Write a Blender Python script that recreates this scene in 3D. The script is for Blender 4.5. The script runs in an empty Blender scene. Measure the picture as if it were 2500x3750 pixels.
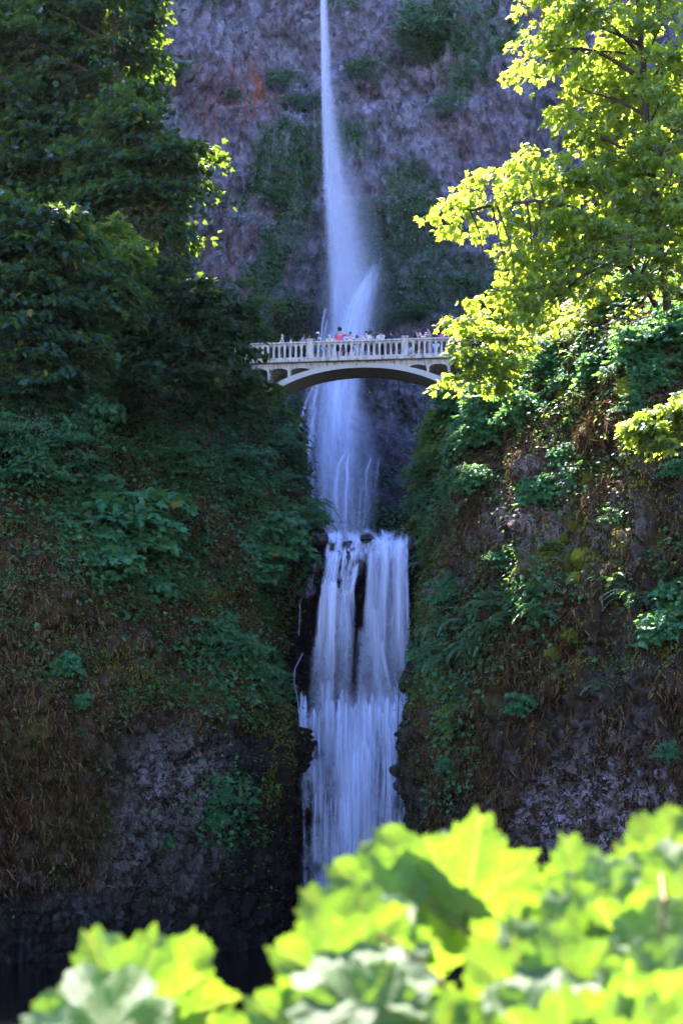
import bpy, math, random
import numpy as np
from mathutils import Vector, Matrix, Euler
from mathutils.bvhtree import BVHTree

SC = bpy.context.scene
COL = SC.collection
random.seed(7)
RNG = np.random.default_rng(11)

# ------------------------------------------------------------------ camera, sky, sun, exposure
F = 50.0 / 36.0 * 3750.0          # focal length in photograph pixels
CZ = 3.7                          # camera height above the lower pool
VH = 3200.0                       # photograph row of the horizon
cam_data = bpy.data.cameras.new('camera')
cam_data.lens = 50.0
cam_data.sensor_width = 36.0
cam_data.shift_y = (VH - 1875.0) / 3750.0
cam_data.clip_start = 0.05
cam_data.clip_end = 1500.0
cam_data.dof.use_dof = True
cam_data.dof.focus_distance = 66.0
cam_data.dof.aperture_fstop = 3.8
cam = bpy.data.objects.new('camera', cam_data)
cam.location = (0, 0, CZ)
cam.rotation_euler = (math.radians(90), 0, 0)
COL.objects.link(cam)
SC.camera = cam

SUN_EL = math.radians(63.5)
SUN_AZ = math.radians(-21.0)      # from straight ahead (+Y), negative is to the left
world = bpy.data.worlds.new('World')
SC.world = world
world.use_nodes = True
wn = world.node_tree
wn.nodes.clear()
w_out = wn.nodes.new('ShaderNodeOutputWorld')
w_bg = wn.nodes.new('ShaderNodeBackground')
w_sky = wn.nodes.new('ShaderNodeTexSky')
w_sky.sky_type = 'NISHITA'
w_sky.sun_disc = False
w_sky.sun_elevation = SUN_EL
w_sky.sun_rotation = SUN_AZ
w_sky.ozone_density = 6.0
w_sky.air_density = 1.0
w_sky.dust_density = 0.1
w_bg.inputs['Strength'].default_value = 0.085
wn.links.new(w_sky.outputs[0], w_bg.inputs['Color'])
wn.links.new(w_bg.outputs[0], w_out.inputs['Surface'])

sun_data = bpy.data.lights.new('sun', 'SUN')
sun_data.energy = 5.0
sun_data.angle = math.radians(0.53)
sun_data.color = (1.0, 0.90, 0.72)
sun = bpy.data.objects.new('sun', sun_data)
S = Vector((math.sin(SUN_AZ) * math.cos(SUN_EL), math.cos(SUN_AZ) * math.cos(SUN_EL), math.sin(SUN_EL)))
sun.rotation_euler = (-S).to_track_quat('-Z', 'Y').to_euler()
sun.location = S * 200
COL.objects.link(sun)

SC.view_settings.view_transform = 'Standard'
SC.view_settings.look = 'None'
SC.view_settings.gamma = 1.0
SC.view_settings.use_curve_mapping = False
SC.view_settings.use_white_balance = True
SC.view_settings.white_balance_temperature = 5750.0
SC.view_settings.white_balance_tint = 34.0
SC.view_settings.exposure = 3.4
SC.render.engine = 'CYCLES'
cy = SC.cycles
cy.use_denoising = True
cy.use_adaptive_sampling = True
cy.adaptive_threshold = 0.02
cy.max_bounces = 10
cy.diffuse_bounces = 4
cy.glossy_bounces = 3
cy.transmission_bounces = 6
cy.transparent_max_bounces = 40
cy.volume_bounces = 0
cy.sample_clamp_indirect = 4.0
cy.caustics_reflective = False
cy.caustics_refractive = False

def P(u, v, Y):
    """world point of a photograph position at distance Y"""
    return Vector(((u - 1250.0) / F * Y, Y, CZ + (VH - v) / F * Y))

# ------------------------------------------------------------------ numpy noise
def _h(ix, iy, iz, seed):
    n = (ix.astype(np.int64) * 374761393 + iy.astype(np.int64) * 668265263 + iz.astype(np.int64) * 2147483647 + seed * 1274126177) & 0xffffffff
    n = ((n ^ (n >> 13)) * 1274126177) & 0xffffffff
    n = ((n ^ (n >> 16)) * 2246822519) & 0xffffffff
    n = n ^ (n >> 15)
    return (n & 0xffffff).astype(np.float64) / 0xffffff

def vnoise(x, y, z, seed=0):
    x, y, z = np.broadcast_arrays(np.asarray(x, float), np.asarray(y, float), np.asarray(z, float))
    ix, iy, iz = np.floor(x), np.floor(y), np.floor(z)
    fx, fy, fz = x - ix, y - iy, z - iz
    fx = fx * fx * (3 - 2 * fx); fy = fy * fy * (3 - 2 * fy); fz = fz * fz * (3 - 2 * fz)
    r = 0
    for dx in (0, 1):
        wx = fx if dx else 1 - fx
        for dy in (0, 1):
            wy = fy if dy else 1 - fy
            for dz in (0, 1):
                wz = fz if dz else 1 - fz
                r = r + _h(ix + dx, iy + dy, iz + dz, seed) * wx * wy * wz
    return r * 2 - 1

def fbm(x, y, z, octv=4, seed=0, gain=0.5):
    a, s, t = 1.0, 0.0, 0.0
    for o in range(octv):
        s = s + a * vnoise(x * 2 ** o, y * 2 ** o, z * 2 ** o, seed + o * 17)
        t += a
        a *= gain
    return s / t

def voro(x, y, z, seed=0):
    """nearest and second distances and the cell's own random number"""
    ix, iy, iz = np.floor(x), np.floor(y), np.floor(z)
    d1 = np.full(x.shape, 9.0); d2 = np.full(x.shape, 9.0); cid = np.zeros(x.shape)
    for dx in (-1, 0, 1):
        for dy in (-1, 0, 1):
            for dz in (-1, 0, 1):
                cx, cy_, cz_ = ix + dx, iy + dy, iz + dz
                px = cx + _h(cx, cy_, cz_, seed); py = cy_ + _h(cx, cy_, cz_, seed + 1); pz = cz_ + _h(cx, cy_, cz_, seed + 2)
                d = np.sqrt((px - x) ** 2 + (py - y) ** 2 + (pz - z) ** 2)
                r = _h(cx, cy_, cz_, seed + 3)
                near = d < d1
                d2 = np.where(near, d1, np.minimum(d2, d))
                cid = np.where(near, r, cid)
                d1 = np.where(near, d, d1)
    return d1, d2, cid

def interp(x, pts):
    pts = sorted(pts)
    return np.interp(x, [p[0] for p in pts], [p[1] for p in pts])

def smooth(x, a, b):
    t = np.clip((x - a) / (b - a), 0, 1)
    return t * t * (3 - 2 * t)

# ------------------------------------------------------------------ mesh helpers
def mesh_np(name, V, faces, attrs=None, uv=None, smooth_shade=True):
    """faces: list of integer arrays (n,3) or (n,4)"""
    me = bpy.data.meshes.new(name)
    V = np.ascontiguousarray(V, dtype=np.float32)
    faces = [np.asarray(f, dtype=np.int32) for f in faces if len(f)]
    loops = np.concatenate([f.ravel() for f in faces])
    tot = np.concatenate([np.full(len(f), f.shape[1], dtype=np.int32) for f in faces])
    start = np.concatenate([[0], np.cumsum(tot)[:-1]]).astype(np.int32)
    me.vertices.add(len(V)); me.vertices.foreach_set('co', V.ravel())
    me.loops.add(len(loops)); me.loops.foreach_set('vertex_index', loops)
    me.polygons.add(len(tot)); me.polygons.foreach_set('loop_start', start); me.polygons.foreach_set('loop_total', tot)
    me.polygons.foreach_set('use_smooth', np.full(len(tot), smooth_shade, dtype=bool))
    for k, a in (attrs or {}).items():
        at = me.attributes.new(k, 'FLOAT', 'POINT')
        at.data.foreach_set('value', np.ascontiguousarray(a, dtype=np.float32).ravel())
    if uv is not None:
        at = me.attributes.new('flow', 'FLOAT_VECTOR', 'POINT')
        at.data.foreach_set('vector', np.ascontiguousarray(uv, dtype=np.float32).ravel())
    me.update(calc_edges=True)
    return me

def link(name, me, mat=None, parent=None):
    o = bpy.data.objects.new(name, me)
    if mat is not None and me is not None and not me.materials:
        me.materials.append(mat)
    COL.objects.link(o)
    if parent is not None:
        o.parent = parent
    return o

def empty(name, loc=(0, 0, 0), rz=0.0):
    o = bpy.data.objects.new(name, None)
    o.empty_display_size = 0.2
    o.location = loc
    o.rotation_euler = (0, 0, rz)
    COL.objects.link(o)
    return o

def tag(o, label=None, cat=None, group=None, kind=None):
    if label: o['label'] = label
    if cat: o['category'] = cat
    if group: o['group'] = group
    if kind: o['kind'] = kind
    return o

class MB:
    """collects shapes of one part"""
    def __init__(self):
        self.V = []; self.Q = []; self.T = []; self.n = 0; self.A = {}
    def add(self, V, quads=None, tris=None, **attrs):
        V = np.asarray(V, float)
        self.V.append(V)
        if quads is not None and len(quads): self.Q.append(np.asarray(quads) + self.n)
        if tris is not None and len(tris): self.T.append(np.asarray(tris) + self.n)
        for k, a in attrs.items():
            self.A.setdefault(k, []).append(np.broadcast_to(np.asarray(a, float), (len(V),)))
        self.n += len(V)
    def box(self, x0, x1, y0, y1, z0, z1):
        V = [(x, y, z) for x in (x0, x1) for y in (y0, y1) for z in (z0, z1)]
        self.add(V, [(0, 1, 3, 2), (4, 6, 7, 5), (0, 4, 5, 1), (2, 3, 7, 6), (0, 2, 6, 4), (1, 5, 7, 3)])
    def tube(self, pts, rad, n=6):
        V, Qd = tube_arrays(pts, rad, n)
        self.add(V, Qd)
    def prism(self, poly, y0, y1):
        """polygon in x,z extruded along y"""
        n = len(poly)
        V = [(p[0], y0, p[1]) for p in poly] + [(p[0], y1, p[1]) for p in poly]
        Qd = [(i, (i + 1) % n, n + (i + 1) % n, n + i) for i in range(n)]
        c0 = len(V); V += [(sum(p[0] for p in poly) / n, y0, sum(p[1] for p in poly) / n), (sum(p[0] for p in poly) / n, y1, sum(p[1] for p in poly) / n)]
        T = [(c0, (i + 1) % n, i) for i in range(n)] + [(c0 + 1, n + i, n + (i + 1) % n) for i in range(n)]
        self.add(V, Qd, T)
    def mesh(self, name, smooth_shade=False):
        f = []
        if self.Q: f.append(np.concatenate(self.Q))
        if self.T: f.append(np.concatenate(self.T))
        at = {k: np.concatenate(a) for k, a in self.A.items()}
        return mesh_np(name, np.concatenate(self.V), f, at, None, smooth_shade)
    def build(self, name, mat, parent=None, smooth_shade=False, bevel=0):
        o = link(name, self.mesh(name, smooth_shade), mat, parent)
        if bevel:
            b = o.modifiers.new('bevel', 'BEVEL'); b.width = bevel; b.segments = 2; b.limit_method = 'ANGLE'
        return o

def tube_arrays(pts, rad, n=6):
    pts = np.asarray(pts, float); m = len(pts)
    rad = np.asarray(rad, float)
    tan = np.gradient(pts, axis=0); tan /= np.linalg.norm(tan, axis=1)[:, None] + 1e-9
    ref = np.array([0.31, 0.17, 0.93]) if abs(tan[0, 2]) < 0.9 else np.array([1.0, 0.1, 0.0])
    a = np.cross(tan, ref); a /= np.linalg.norm(a, axis=1)[:, None] + 1e-9
    b = np.cross(tan, a)
    th = np.arange(n) * 2 * math.pi / n
    V = (pts[:, None, :] + rad[:, None, None] * (np.cos(th)[None, :, None] * a[:, None, :] + np.sin(th)[None, :, None] * b[:, None, :])).reshape(-1, 3)
    i, j = np.meshgrid(np.arange(m - 1), np.arange(n), indexing='ij')
    q = np.stack([i * n + j, i * n + (j + 1) % n, (i + 1) * n + (j + 1) % n, (i + 1) * n + j], -1).reshape(-1, 4)
    return V, q

def curve(pts, n):
    """Catmull-Rom through points"""
    p = np.asarray(pts, float)
    p = np.concatenate([[2 * p[0] - p[1]], p, [2 * p[-1] - p[-2]]])
    seg = len(p) - 3
    t = np.linspace(0, seg - 1e-6, n)
    k = t.astype(int); f = (t - k)[:, None]
    p0, p1, p2, p3 = p[k], p[k + 1], p[k + 2], p[k + 3]
    return 0.5 * (2 * p1 + (p2 - p0) * f + (2 * p0 - 5 * p1 + 4 * p2 - p3) * f ** 2 + (3 * p1 - p0 - 3 * p2 + p3) * f ** 3)

def grid_quads(n, m):
    i, j = np.meshgrid(np.arange(n - 1), np.arange(m - 1), indexing='ij')
    return np.stack([i * m + j, (i + 1) * m + j, (i + 1) * m + j + 1, i * m + j + 1], -1).reshape(-1, 4)

# ------------------------------------------------------------------ materials
class NT:
    def __init__(self, name):
        self.m = bpy.data.materials.new(name); self.m.use_nodes = True
        self.t = self.m.node_tree; self.t.nodes.clear()
        self.out = self.n('ShaderNodeOutputMaterial')
    def n(self, typ, **kw):
        nd = self.t.nodes.new(typ)
        for k, v in kw.items(): setattr(nd, k, v)
        return nd
    def l(self, a, b): self.t.links.new(a, b)
    def setin(self, nd, key, val):
        if hasattr(val, 'is_output'): self.l(val, nd.inputs[key])
        elif val is not None: nd.inputs[key].default_value = val
    def attr(self, name, out='Fac'): return self.n('ShaderNodeAttribute', attribute_name=name).outputs[out]
    def obj_coord(self):
        return self.n('ShaderNodeTexCoord').outputs['Object']
    def geo_pos(self): return self.n('ShaderNodeNewGeometry').outputs['Position']
    def mapping(self, vec, scale=(1, 1, 1), rot=(0, 0, 0)):
        m = self.n('ShaderNodeMapping'); self.l(vec, m.inputs['Vector']); m.inputs['Scale'].default_value = scale; m.inputs['Rotation'].default_value = rot
        return m.outputs[0]
    def noise(self, vec, scale, detail=4, rough=0.55, out='Fac'):
        nd = self.n('ShaderNodeTexNoise'); self.l(vec, nd.inputs['Vector'])
        nd.inputs['Scale'].default_value = scale; nd.inputs['Detail'].default_value = detail; nd.inputs['Roughness'].default_value = rough
        return nd.outputs[out]
    def voro(self, vec, scale, feature='F1', out='Distance'):
        nd = self.n('ShaderNodeTexVoronoi', feature=feature); self.l(vec, nd.inputs['Vector']); nd.inputs['Scale'].default_value = scale
        return nd.outputs[out]
    def math(self, op, a, b=None, clamp=False):
        nd = self.n('ShaderNodeMath', operation=op, use_clamp=clamp); self.setin(nd, 0, a)
        if b is not None: self.setin(nd, 1, b)
        return nd.outputs[0]
    def ramp(self, fac, stops):
        nd = self.n('ShaderNodeValToRGB'); self.l(fac, nd.inputs[0])
        e = nd.color_ramp.elements
        while len(e) < len(stops): e.new(0.5)
        for k, (p, c) in enumerate(stops):
            e[k].position = p; e[k].color = (c[0], c[1], c[2], 1) if hasattr(c, '__len__') else (c, c, c, 1)
        return nd.outputs[0]
    def step(self, fac, a, b):
        nd = self.n('ShaderNodeMapRange'); self.l(fac, nd.inputs[0]); nd.inputs[1].default_value = a; nd.inputs[2].default_value = b
        return nd.outputs[0]
    def mix(self, fac, a, b, blend='MIX'):
        nd = self.n('ShaderNodeMix', data_type='RGBA', blend_type=blend)
        self.setin(nd, 0, fac)
        for k, v in ((6, a), (7, b)):
            if hasattr(v, 'is_output'): self.l(v, nd.inputs[k])
            else: nd.inputs[k].default_value = (*v[:3], 1)
        return nd.outputs[2]
    def bump(self, h, strength=0.5, dist=0.1, normal=None):
        nd = self.n('ShaderNodeBump'); self.l(h, nd.inputs['Height']); nd.inputs['Strength'].default_value = strength; nd.inputs['Distance'].default_value = dist
        if normal is not None: self.l(normal, nd.inputs['Normal'])
        return nd.outputs[0]
    def principled(self, color, rough=0.7, normal=None, spec=0.4, **kw):
        nd = self.n('ShaderNodeBsdfPrincipled')
        self.setin(nd, 'Base Color', color if hasattr(color, 'is_output') else (*color[:3], 1))
        self.setin(nd, 'Roughness', rough)
        self.setin(nd, 'Specular IOR Level', spec)
        if normal is not None: self.l(normal, nd.inputs['Normal'])
        for k, v in kw.items(): self.setin(nd, k, v)
        return nd.outputs[0]
    def mixsh(self, fac, a, b):
        nd = self.n('ShaderNodeMixShader'); self.setin(nd, 0, fac); self.l(a, nd.inputs[1]); self.l(b, nd.inputs[2])
        return nd.outputs[0]
    def done(self, sh):
        self.l(sh, self.out.inputs['Surface']); return self.m

def rock_material(name, dark, mid, pale, scale=1.0, wet=0.75, vz=0.35, pf=0.8, moss_c=((0.016, 0.034, 0.004), (0.105, 0.120, 0.010))):
    t = NT(name)
    pos = t.geo_pos()
    vert = t.mapping(pos, (1, 1, vz))
    n1 = t.noise(pos, 0.55 * scale, 6, 0.6)
    n2 = t.noise(vert, 3.2 * scale, 8, 0.65)
    v1 = t.voro(vert, 3.0 * scale)
    v1c = t.voro(vert, 3.0 * scale, out='Color')
    base = t.mix(t.step(n1, 0.35, 0.68), dark, mid)
    base = t.mix(t.math('MULTIPLY', t.step(n2, 0.45, 0.75), pf), base, pale)
    sepc = t.n('ShaderNodeSeparateColor'); t.l(v1c, sepc.inputs[0])
    tone = t.math('ADD', t.math('MULTIPLY', sepc.outputs[0], 0.9), 0.45)
    tn = t.n('ShaderNodeCombineColor')
    for q in range(3): t.l(tone, tn.inputs[q])
    base = t.mix(0.8, base, t.mix(1.0, base, tn.outputs[0], 'MULTIPLY'))
    # rusty iron streaks
    rust = t.math('MULTIPLY', t.attr('rust'), t.step(t.noise(t.mapping(pos, (1, 1, 0.25)), 1.6, 5), 0.40, 0.62))
    base = t.mix(rust, base, (0.30, 0.085, 0.035))
    # pale lichen flakes
    warp = t.n('ShaderNodeVectorMath', operation='ADD'); t.l(pos, warp.inputs[0]); t.l(t.noise(pos, 3.0, 4, 0.6, 'Color'), warp.inputs[1])
    fl = t.n('ShaderNodeSeparateColor'); t.l(t.voro(warp.outputs[0], 5.5, out='Color'), fl.inputs[0])
    fe = t.step(t.voro(warp.outputs[0], 5.5, 'DISTANCE_TO_EDGE'), 0.02, 0.09)
    fsel = t.math('ADD', fl.outputs[1], t.math('MULTIPLY', t.noise(pos, 1.1, 4), 0.8))
    lich = t.math('MULTIPLY', t.math('MULTIPLY', t.attr('lichen'), fe), t.step(fsel, 0.74, 0.90), clamp=True)
    base = t.mix(lich, base, t.mix(t.noise(pos, 9.0, 3), (0.26, 0.21, 0.22), (0.46, 0.40, 0.40)))
    # earth and old roots
    earth = t.math('MULTIPLY', t.attr('earth'), t.step(t.noise(t.mapping(pos, (1, 1, 0.3)), 2.6, 7, 0.7), 0.36, 0.58))
    base = t.mix(earth, base, t.mix(t.noise(pos, 14.0, 4), (0.020, 0.010, 0.005), (0.105, 0.052, 0.020)))
    moss = t.math('MULTIPLY', t.attr('moss'), t.step(t.noise(pos, 2.3, 8, 0.7), 0.38, 0.60), clamp=True)
    mossc = t.mix(t.noise(pos, 6.0, 5), moss_c[0], moss_c[1])
    base = t.mix(moss, base, mossc)
    wet_shade = t.attr('wet')
    base = t.mix(t.math('MULTIPLY', wet_shade, wet), base, (0.006, 0.0065, 0.008))
    hgt = t.math('ADD', t.math('MULTIPLY', n2, 0.9), t.math('MULTIPLY', v1, 0.8))
    hgt = t.math('ADD', hgt, t.math('MULTIPLY', t.noise(pos, 17.0, 6, 0.7), 0.45))
    nb = t.bump(hgt, 0.9, 0.22)
    rough = t.ramp(wet_shade, [(0.0, 0.88), (1.0, 0.40)])
    sh = t.principled(base, rough, nb, 0.06)
    return t.done(sh)

M = {}
M['cliff_back'] = rock_material('hazy_basalt', (0.085, 0.086, 0.118), (0.195, 0.195, 0.255), (0.42, 0.41, 0.47), 0.8, 0.75, 0.8, 0.6, ((0.022, 0.075, 0.034), (0.070, 0.180, 0.080)))  # rock paled and blued, distant haze put into its colour
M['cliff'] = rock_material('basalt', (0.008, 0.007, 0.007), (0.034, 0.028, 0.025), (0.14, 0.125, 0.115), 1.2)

def leaf_material(name, c_dark, c_light, trans, gloss=0.10, rough=0.42, tfac=0.5):
    t = NT(name)
    r = t.attr('rnd')
    col = t.mix(r, c_dark, c_light)
    yel = t.step(r, 0.965, 0.985)
    col = t.mix(yel, col, (0.16, 0.12, 0.012))
    tr = t.mix(r, tuple(c * 0.75 for c in trans), trans)
    d = t.n('ShaderNodeBsdfDiffuse'); t.l(col, d.inputs[0])
    tl = t.n('ShaderNodeBsdfTranslucent'); t.l(tr, tl.inputs[0])
    g = t.n('ShaderNodeBsdfGlossy'); g.inputs['Roughness'].default_value = rough; g.inputs[0].default_value = (0.9, 0.95, 1, 1)
    lw = t.n('ShaderNodeLayerWeight'); lw.inputs[0].default_value = 0.35
    s = t.mixsh(tfac, d.outputs[0], tl.outputs[0])
    s = t.mixsh(t.math('ADD', t.math('MULTIPLY', lw.outputs['Fresnel'], 0.10), gloss), s, g.outputs[0])
    return t.done(s)

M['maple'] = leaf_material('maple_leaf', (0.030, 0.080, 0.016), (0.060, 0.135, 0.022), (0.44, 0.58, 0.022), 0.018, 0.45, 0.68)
M['maple_dark'] = leaf_material('shaded_maple_leaf', (0.004, 0.024, 0.014), (0.014, 0.070, 0.036), (0.16, 0.27, 0.012), 0.008)  # maple leaf darkened in colour for the shade of the left bank
M['shrub'] = leaf_material('shrub_leaf', (0.022, 0.115, 0.045), (0.055, 0.21, 0.075), (0.14, 0.34, 0.04), 0.012)
M['cover'] = leaf_material('ground_cover_leaf', (0.020, 0.075, 0.016), (0.075, 0.150, 0.024), (0.15, 0.24, 0.02), 0.012, 0.5)
M['far_leaf'] = leaf_material('cliff_plant_leaf', (0.030, 0.125, 0.045), (0.075, 0.25, 0.090), (0.12, 0.25, 0.03), 0.03, 0.5)
M['fern'] = leaf_material('fern_frond', (0.018, 0.100, 0.040), (0.040, 0.165, 0.060), (0.16, 0.30, 0.03), 0.06)

def bark_material():
    t = NT('bark')
    pos = t.geo_pos()
    n = t.noise(t.mapping(pos, (1, 1, 0.2)), 14, 6, 0.65)
    m = t.noise(pos, 2.0, 5)
    c = t.mix(n, (0.022, 0.016, 0.012), (0.085, 0.065, 0.048))
    c = t.mix(t.step(m, 0.5, 0.66), c, (0.05, 0.06, 0.014))
    return t.done(t.principled(c, 0.9, t.bump(n, 0.6, 0.03), 0.2))
M['bark'] = bark_material()

def moss_material():
    t = NT('moss')
    pos = t.geo_pos()
    n = t.noise(pos, 11, 7, 0.7)
    c = t.mix(n, (0.040, 0.055, 0.006), (0.24, 0.25, 0.018))
    return t.done(t.principled(c, 0.95, t.bump(t.noise(pos, 42, 5, 0.7), 0.9, 0.05), 0.1))
M['moss'] = moss_material()

def grass_material():
    t = NT('dry_grass')
    r = t.attr('rnd')
    c = t.ramp(r, [(0.0, (0.022, 0.013, 0.007)), (0.55, (0.095, 0.050, 0.022)), (0.85, (0.19, 0.12, 0.05)), (1.0, (0.07, 0.10, 0.03))])
    d = t.n('ShaderNodeBsdfDiffuse'); t.l(c, d.inputs[0])
    tl = t.n('ShaderNodeBsdfTranslucent'); t.l(c, tl.inputs[0])
    return t.done(t.mixsh(0.35, d.outputs[0], tl.outputs[0]))
M['grass'] = grass_material()

def concrete_material():
    t = NT('weathered_concrete')
    pos = t.geo_pos()
    n = t.noise(pos, 3.0, 7, 0.6)
    f = t.noise(pos, 30.0, 4)
    st = t.noise(t.mapping(pos, (1, 1, 0.25)), 6.0, 6, 0.7)
    c = t.mix(n, (0.40, 0.355, 0.27), (0.54, 0.485, 0.38))
    c = t.mix(t.math('MULTIPLY', t.step(st, 0.46, 0.66), 0.85), c, (0.08, 0.08, 0.07))
    return t.done(t.principled(c, 0.9, t.bump(f, 0.25, 0.02), 0.2))
M['concrete'] = concrete_material()

def soffit_stain():
    t = NT('stained_concrete')
    pos = t.geo_pos()
    n = t.noise(pos, 2.2, 7, 0.65)
    c = t.mix(n, (0.34, 0.32, 0.26), (0.48, 0.44, 0.35))
    return t.done(t.principled(c, 0.9, t.bump(t.noise(pos, 25, 4), 0.25, 0.02), 0.2))
M['rib'] = soffit_stain()

def water_material(name, freq=(5.0, 0.16), lo=0.32, hi=0.72, gain=1.0):
    """falling water: white where it is thick, clear where it is thin"""
    t = NT(name)
    f = t.attr('flow', 'Vector')
    s1 = t.noise(t.mapping(f, (freq[0], freq[1], 1)), 1.0, 5, 0.62)
    s2 = t.noise(t.mapping(f, (freq[0] * 3.5, freq[1] * 1.6, 1)), 1.0, 3, 0.5)
    s = t.math('ADD', t.math('MULTIPLY', s1, 0.75), t.math('MULTIPLY', s2, 0.25))
    s = t.step(s, lo, hi)
    a = t.attr('thick')
    al = t.math('MULTIPLY', t.math('MULTIPLY', a, t.math('ADD', t.math('MULTIPLY', s, 0.9), 0.1)), gain, clamp=True)
    d = t.n('ShaderNodeBsdfDiffuse'); d.inputs[0].default_value = (0.76, 0.84, 1.0, 1)
    tl = t.n('ShaderNodeBsdfTranslucent'); tl.inputs[0].default_value = (0.76, 0.84, 1.0, 1)
    w = t.mixsh(0.35, d.outputs[0], tl.outputs[0])
    tp = t.n('ShaderNodeBsdfTransparent')
    return t.done(t.mixsh(al, tp.outputs[0], w))
M['water'] = water_material('falling_water', (3.7, 0.12), 0.34, 0.70, 1.2)
M['veil'] = water_material('falling_veil', (2.2, 0.06), 0.10, 0.62)

def pool_material():
    t = NT('pool_water')
    pos = t.geo_pos()
    n = t.noise(t.mapping(pos, (1, 0.6, 1)), 1.8, 4, 0.55)
    return t.done(t.principled((0.0012, 0.0016, 0.0018), 0.12, t.bump(n, 0.20, 0.06), 0.5))
M['pool'] = pool_material()

def ground_material():
    t = NT('forest_floor')
    pos = t.geo_pos()
    n = t.noise(pos, 0.7, 8, 0.65)
    c = t.mix(n, (0.018, 0.022, 0.010), (0.075, 0.060, 0.035))
    return t.done(t.principled(c, 0.95, t.bump(t.noise(pos, 6, 6), 0.8, 0.1), 0.2))
M['ground'] = ground_material()

def plain(name, c, rough=0.8, c2=None, scale=40.0, spec=0.25):
    if name in M: return M[name]
    t = NT(name)
    n = t.noise(t.obj_coord(), scale, 4)
    c2 = c2 or tuple(x * 0.75 for x in c)
    M[name] = t.done(t.principled(t.mix(n, c2, c), rough, t.bump(n, 0.15, 0.01), spec))
    return M[name]

# ------------------------------------------------------------------ terrain: ground, pool
def build_ground():
    n = 121
    xs = np.linspace(-115, 115, n); ys = np.linspace(-90, 128, n)
    X, Y = np.meshgrid(xs, ys, indexing='ij')
    # a bank under the viewpoint, the pool bowl in front of the fall
    z = 2.05 - 2.9 * smooth(Y, 5.0, 13.0) + 0.12 * fbm(X * 0.25, Y * 0.25, 0 * X, 4, 3)
    z = z + 9.0 * smooth(np.abs(X), 22, 60) * smooth(Y, 5, 30)
    me = mesh_np('ground', np.stack([X, Y, z], -1).reshape(-1, 3), [grid_quads(n, n)])
    tag(link('ground', me, M['ground']), kind='structure')
    nx, ny = 60, 90
    xs = np.linspace(-34, 30, nx); ys = np.linspace(9.0, 80, ny)
    X, Y = np.meshgrid(xs, ys, indexing='ij')
    z = 0.02 * fbm(X * 0.8, Y * 0.8, 0 * X, 3, 5)
    me = mesh_np('pool', np.stack([X, Y, z], -1).reshape(-1, 3), [grid_quads(nx, ny)])
    tag(link('lower_pool', me, M['pool']), kind='structure')
build_ground()

# ------------------------------------------------------------------ cliffs
def cliff(name, plan, ns, z, setback, xshift, disp, attrs, mat, step_plan=None):
    c = curve(plan, 400)
    d = np.concatenate([[0], np.cumsum(np.linalg.norm(np.diff(c, axis=0), axis=1))])
    if step_plan is None:
        s = np.linspace(0, d[-1], ns)
    else:
        s = step_plan(d[-1])
    px = np.interp(s, d, c[:, 0]); py = np.interp(s, d, c[:, 1])
    tx, ty = np.gradient(px, s), np.gradient(py, s)
    k = np.ones(9) / 9
    pad = lambda a: np.convolve(np.pad(a, 4, mode='edge'), k, 'valid')
    tx, ty = pad(tx), pad(ty)
    ln = np.hypot(tx, ty); tx /= ln; ty /= ln
    return s, px, py, tx, ty

def build_cliff(name, plan, s_step, zvals, setback, xshift, disp, attrs, mat, side, ztop=None):
    """side=+1: rock lies to the left of the plan direction, -1 to its right"""
    c = curve(plan, 600)
    d = np.concatenate([[0], np.cumsum(np.linalg.norm(np.diff(c, axis=0), axis=1))])
    s = s_step(d[-1])
    px = np.interp(s, d, c[:, 0]); py = np.interp(s, d, c[:, 1])
    tx, ty = np.gradient(c[:, 0], d), np.gradient(c[:, 1], d)
    k = np.ones(41) / 41
    tx = np.convolve(np.pad(tx, 20, mode='edge'), k, 'valid'); ty = np.convolve(np.pad(ty, 20, mode='edge'), k, 'valid')
    tx = np.interp(s, d, tx); ty = np.interp(s, d, ty)
    ln = np.hypot(tx, ty); tx /= ln; ty /= ln
    inx, iny = -ty * side, tx * side                      # into the rock
    Sg, Z = np.meshgrid(s, zvals, indexing='ij')
    if ztop is not None:
        Z = np.where(Z > 70, 70 + (Z - 70) * ((ztop(px, py) - 70) / (zvals[-1] - 70))[:, None], Z)
    PX = px[:, None] + 0 * Z; PY = py[:, None] + 0 * Z
    sb = setback(Sg, Z)
    X = PX + inx[:, None] * sb + xshift(Sg, Z)
    Y = PY + iny[:, None] * sb
    D = disp(X, Y, Z, Sg)
    X = X - inx[:, None] * D; Y = Y - iny[:, None] * D
    V = np.stack([X, Y, Z], -1).reshape(-1, 3)
    at = {k2: np.clip(f(X, Y, Z, Sg, D), 0, 1).ravel() for k2, f in attrs.items()}
    q = grid_quads(len(s), len(zvals))
    if side > 0: q = q[:, ::-1]
    me = mesh_np(name, V, [q], at)
    o = link(name, me, mat)
    tag(o, kind='structure')
    nrm = np.empty(len(V) * 3, np.float32)
    me.vertices.foreach_get('normal', nrm)
    CL[name] = dict(V=V, N=nrm.reshape(-1, 3).astype(float), at=at, bvh=BVHTree.FromPolygons(V.tolist(), q.tolist()))
    return o
CL = {}

def gauss(x, z, cx, cz, rx, rz):
    return np.exp(-(((x - cx) / rx) ** 2 + ((z - cz) / rz) ** 2))

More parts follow.
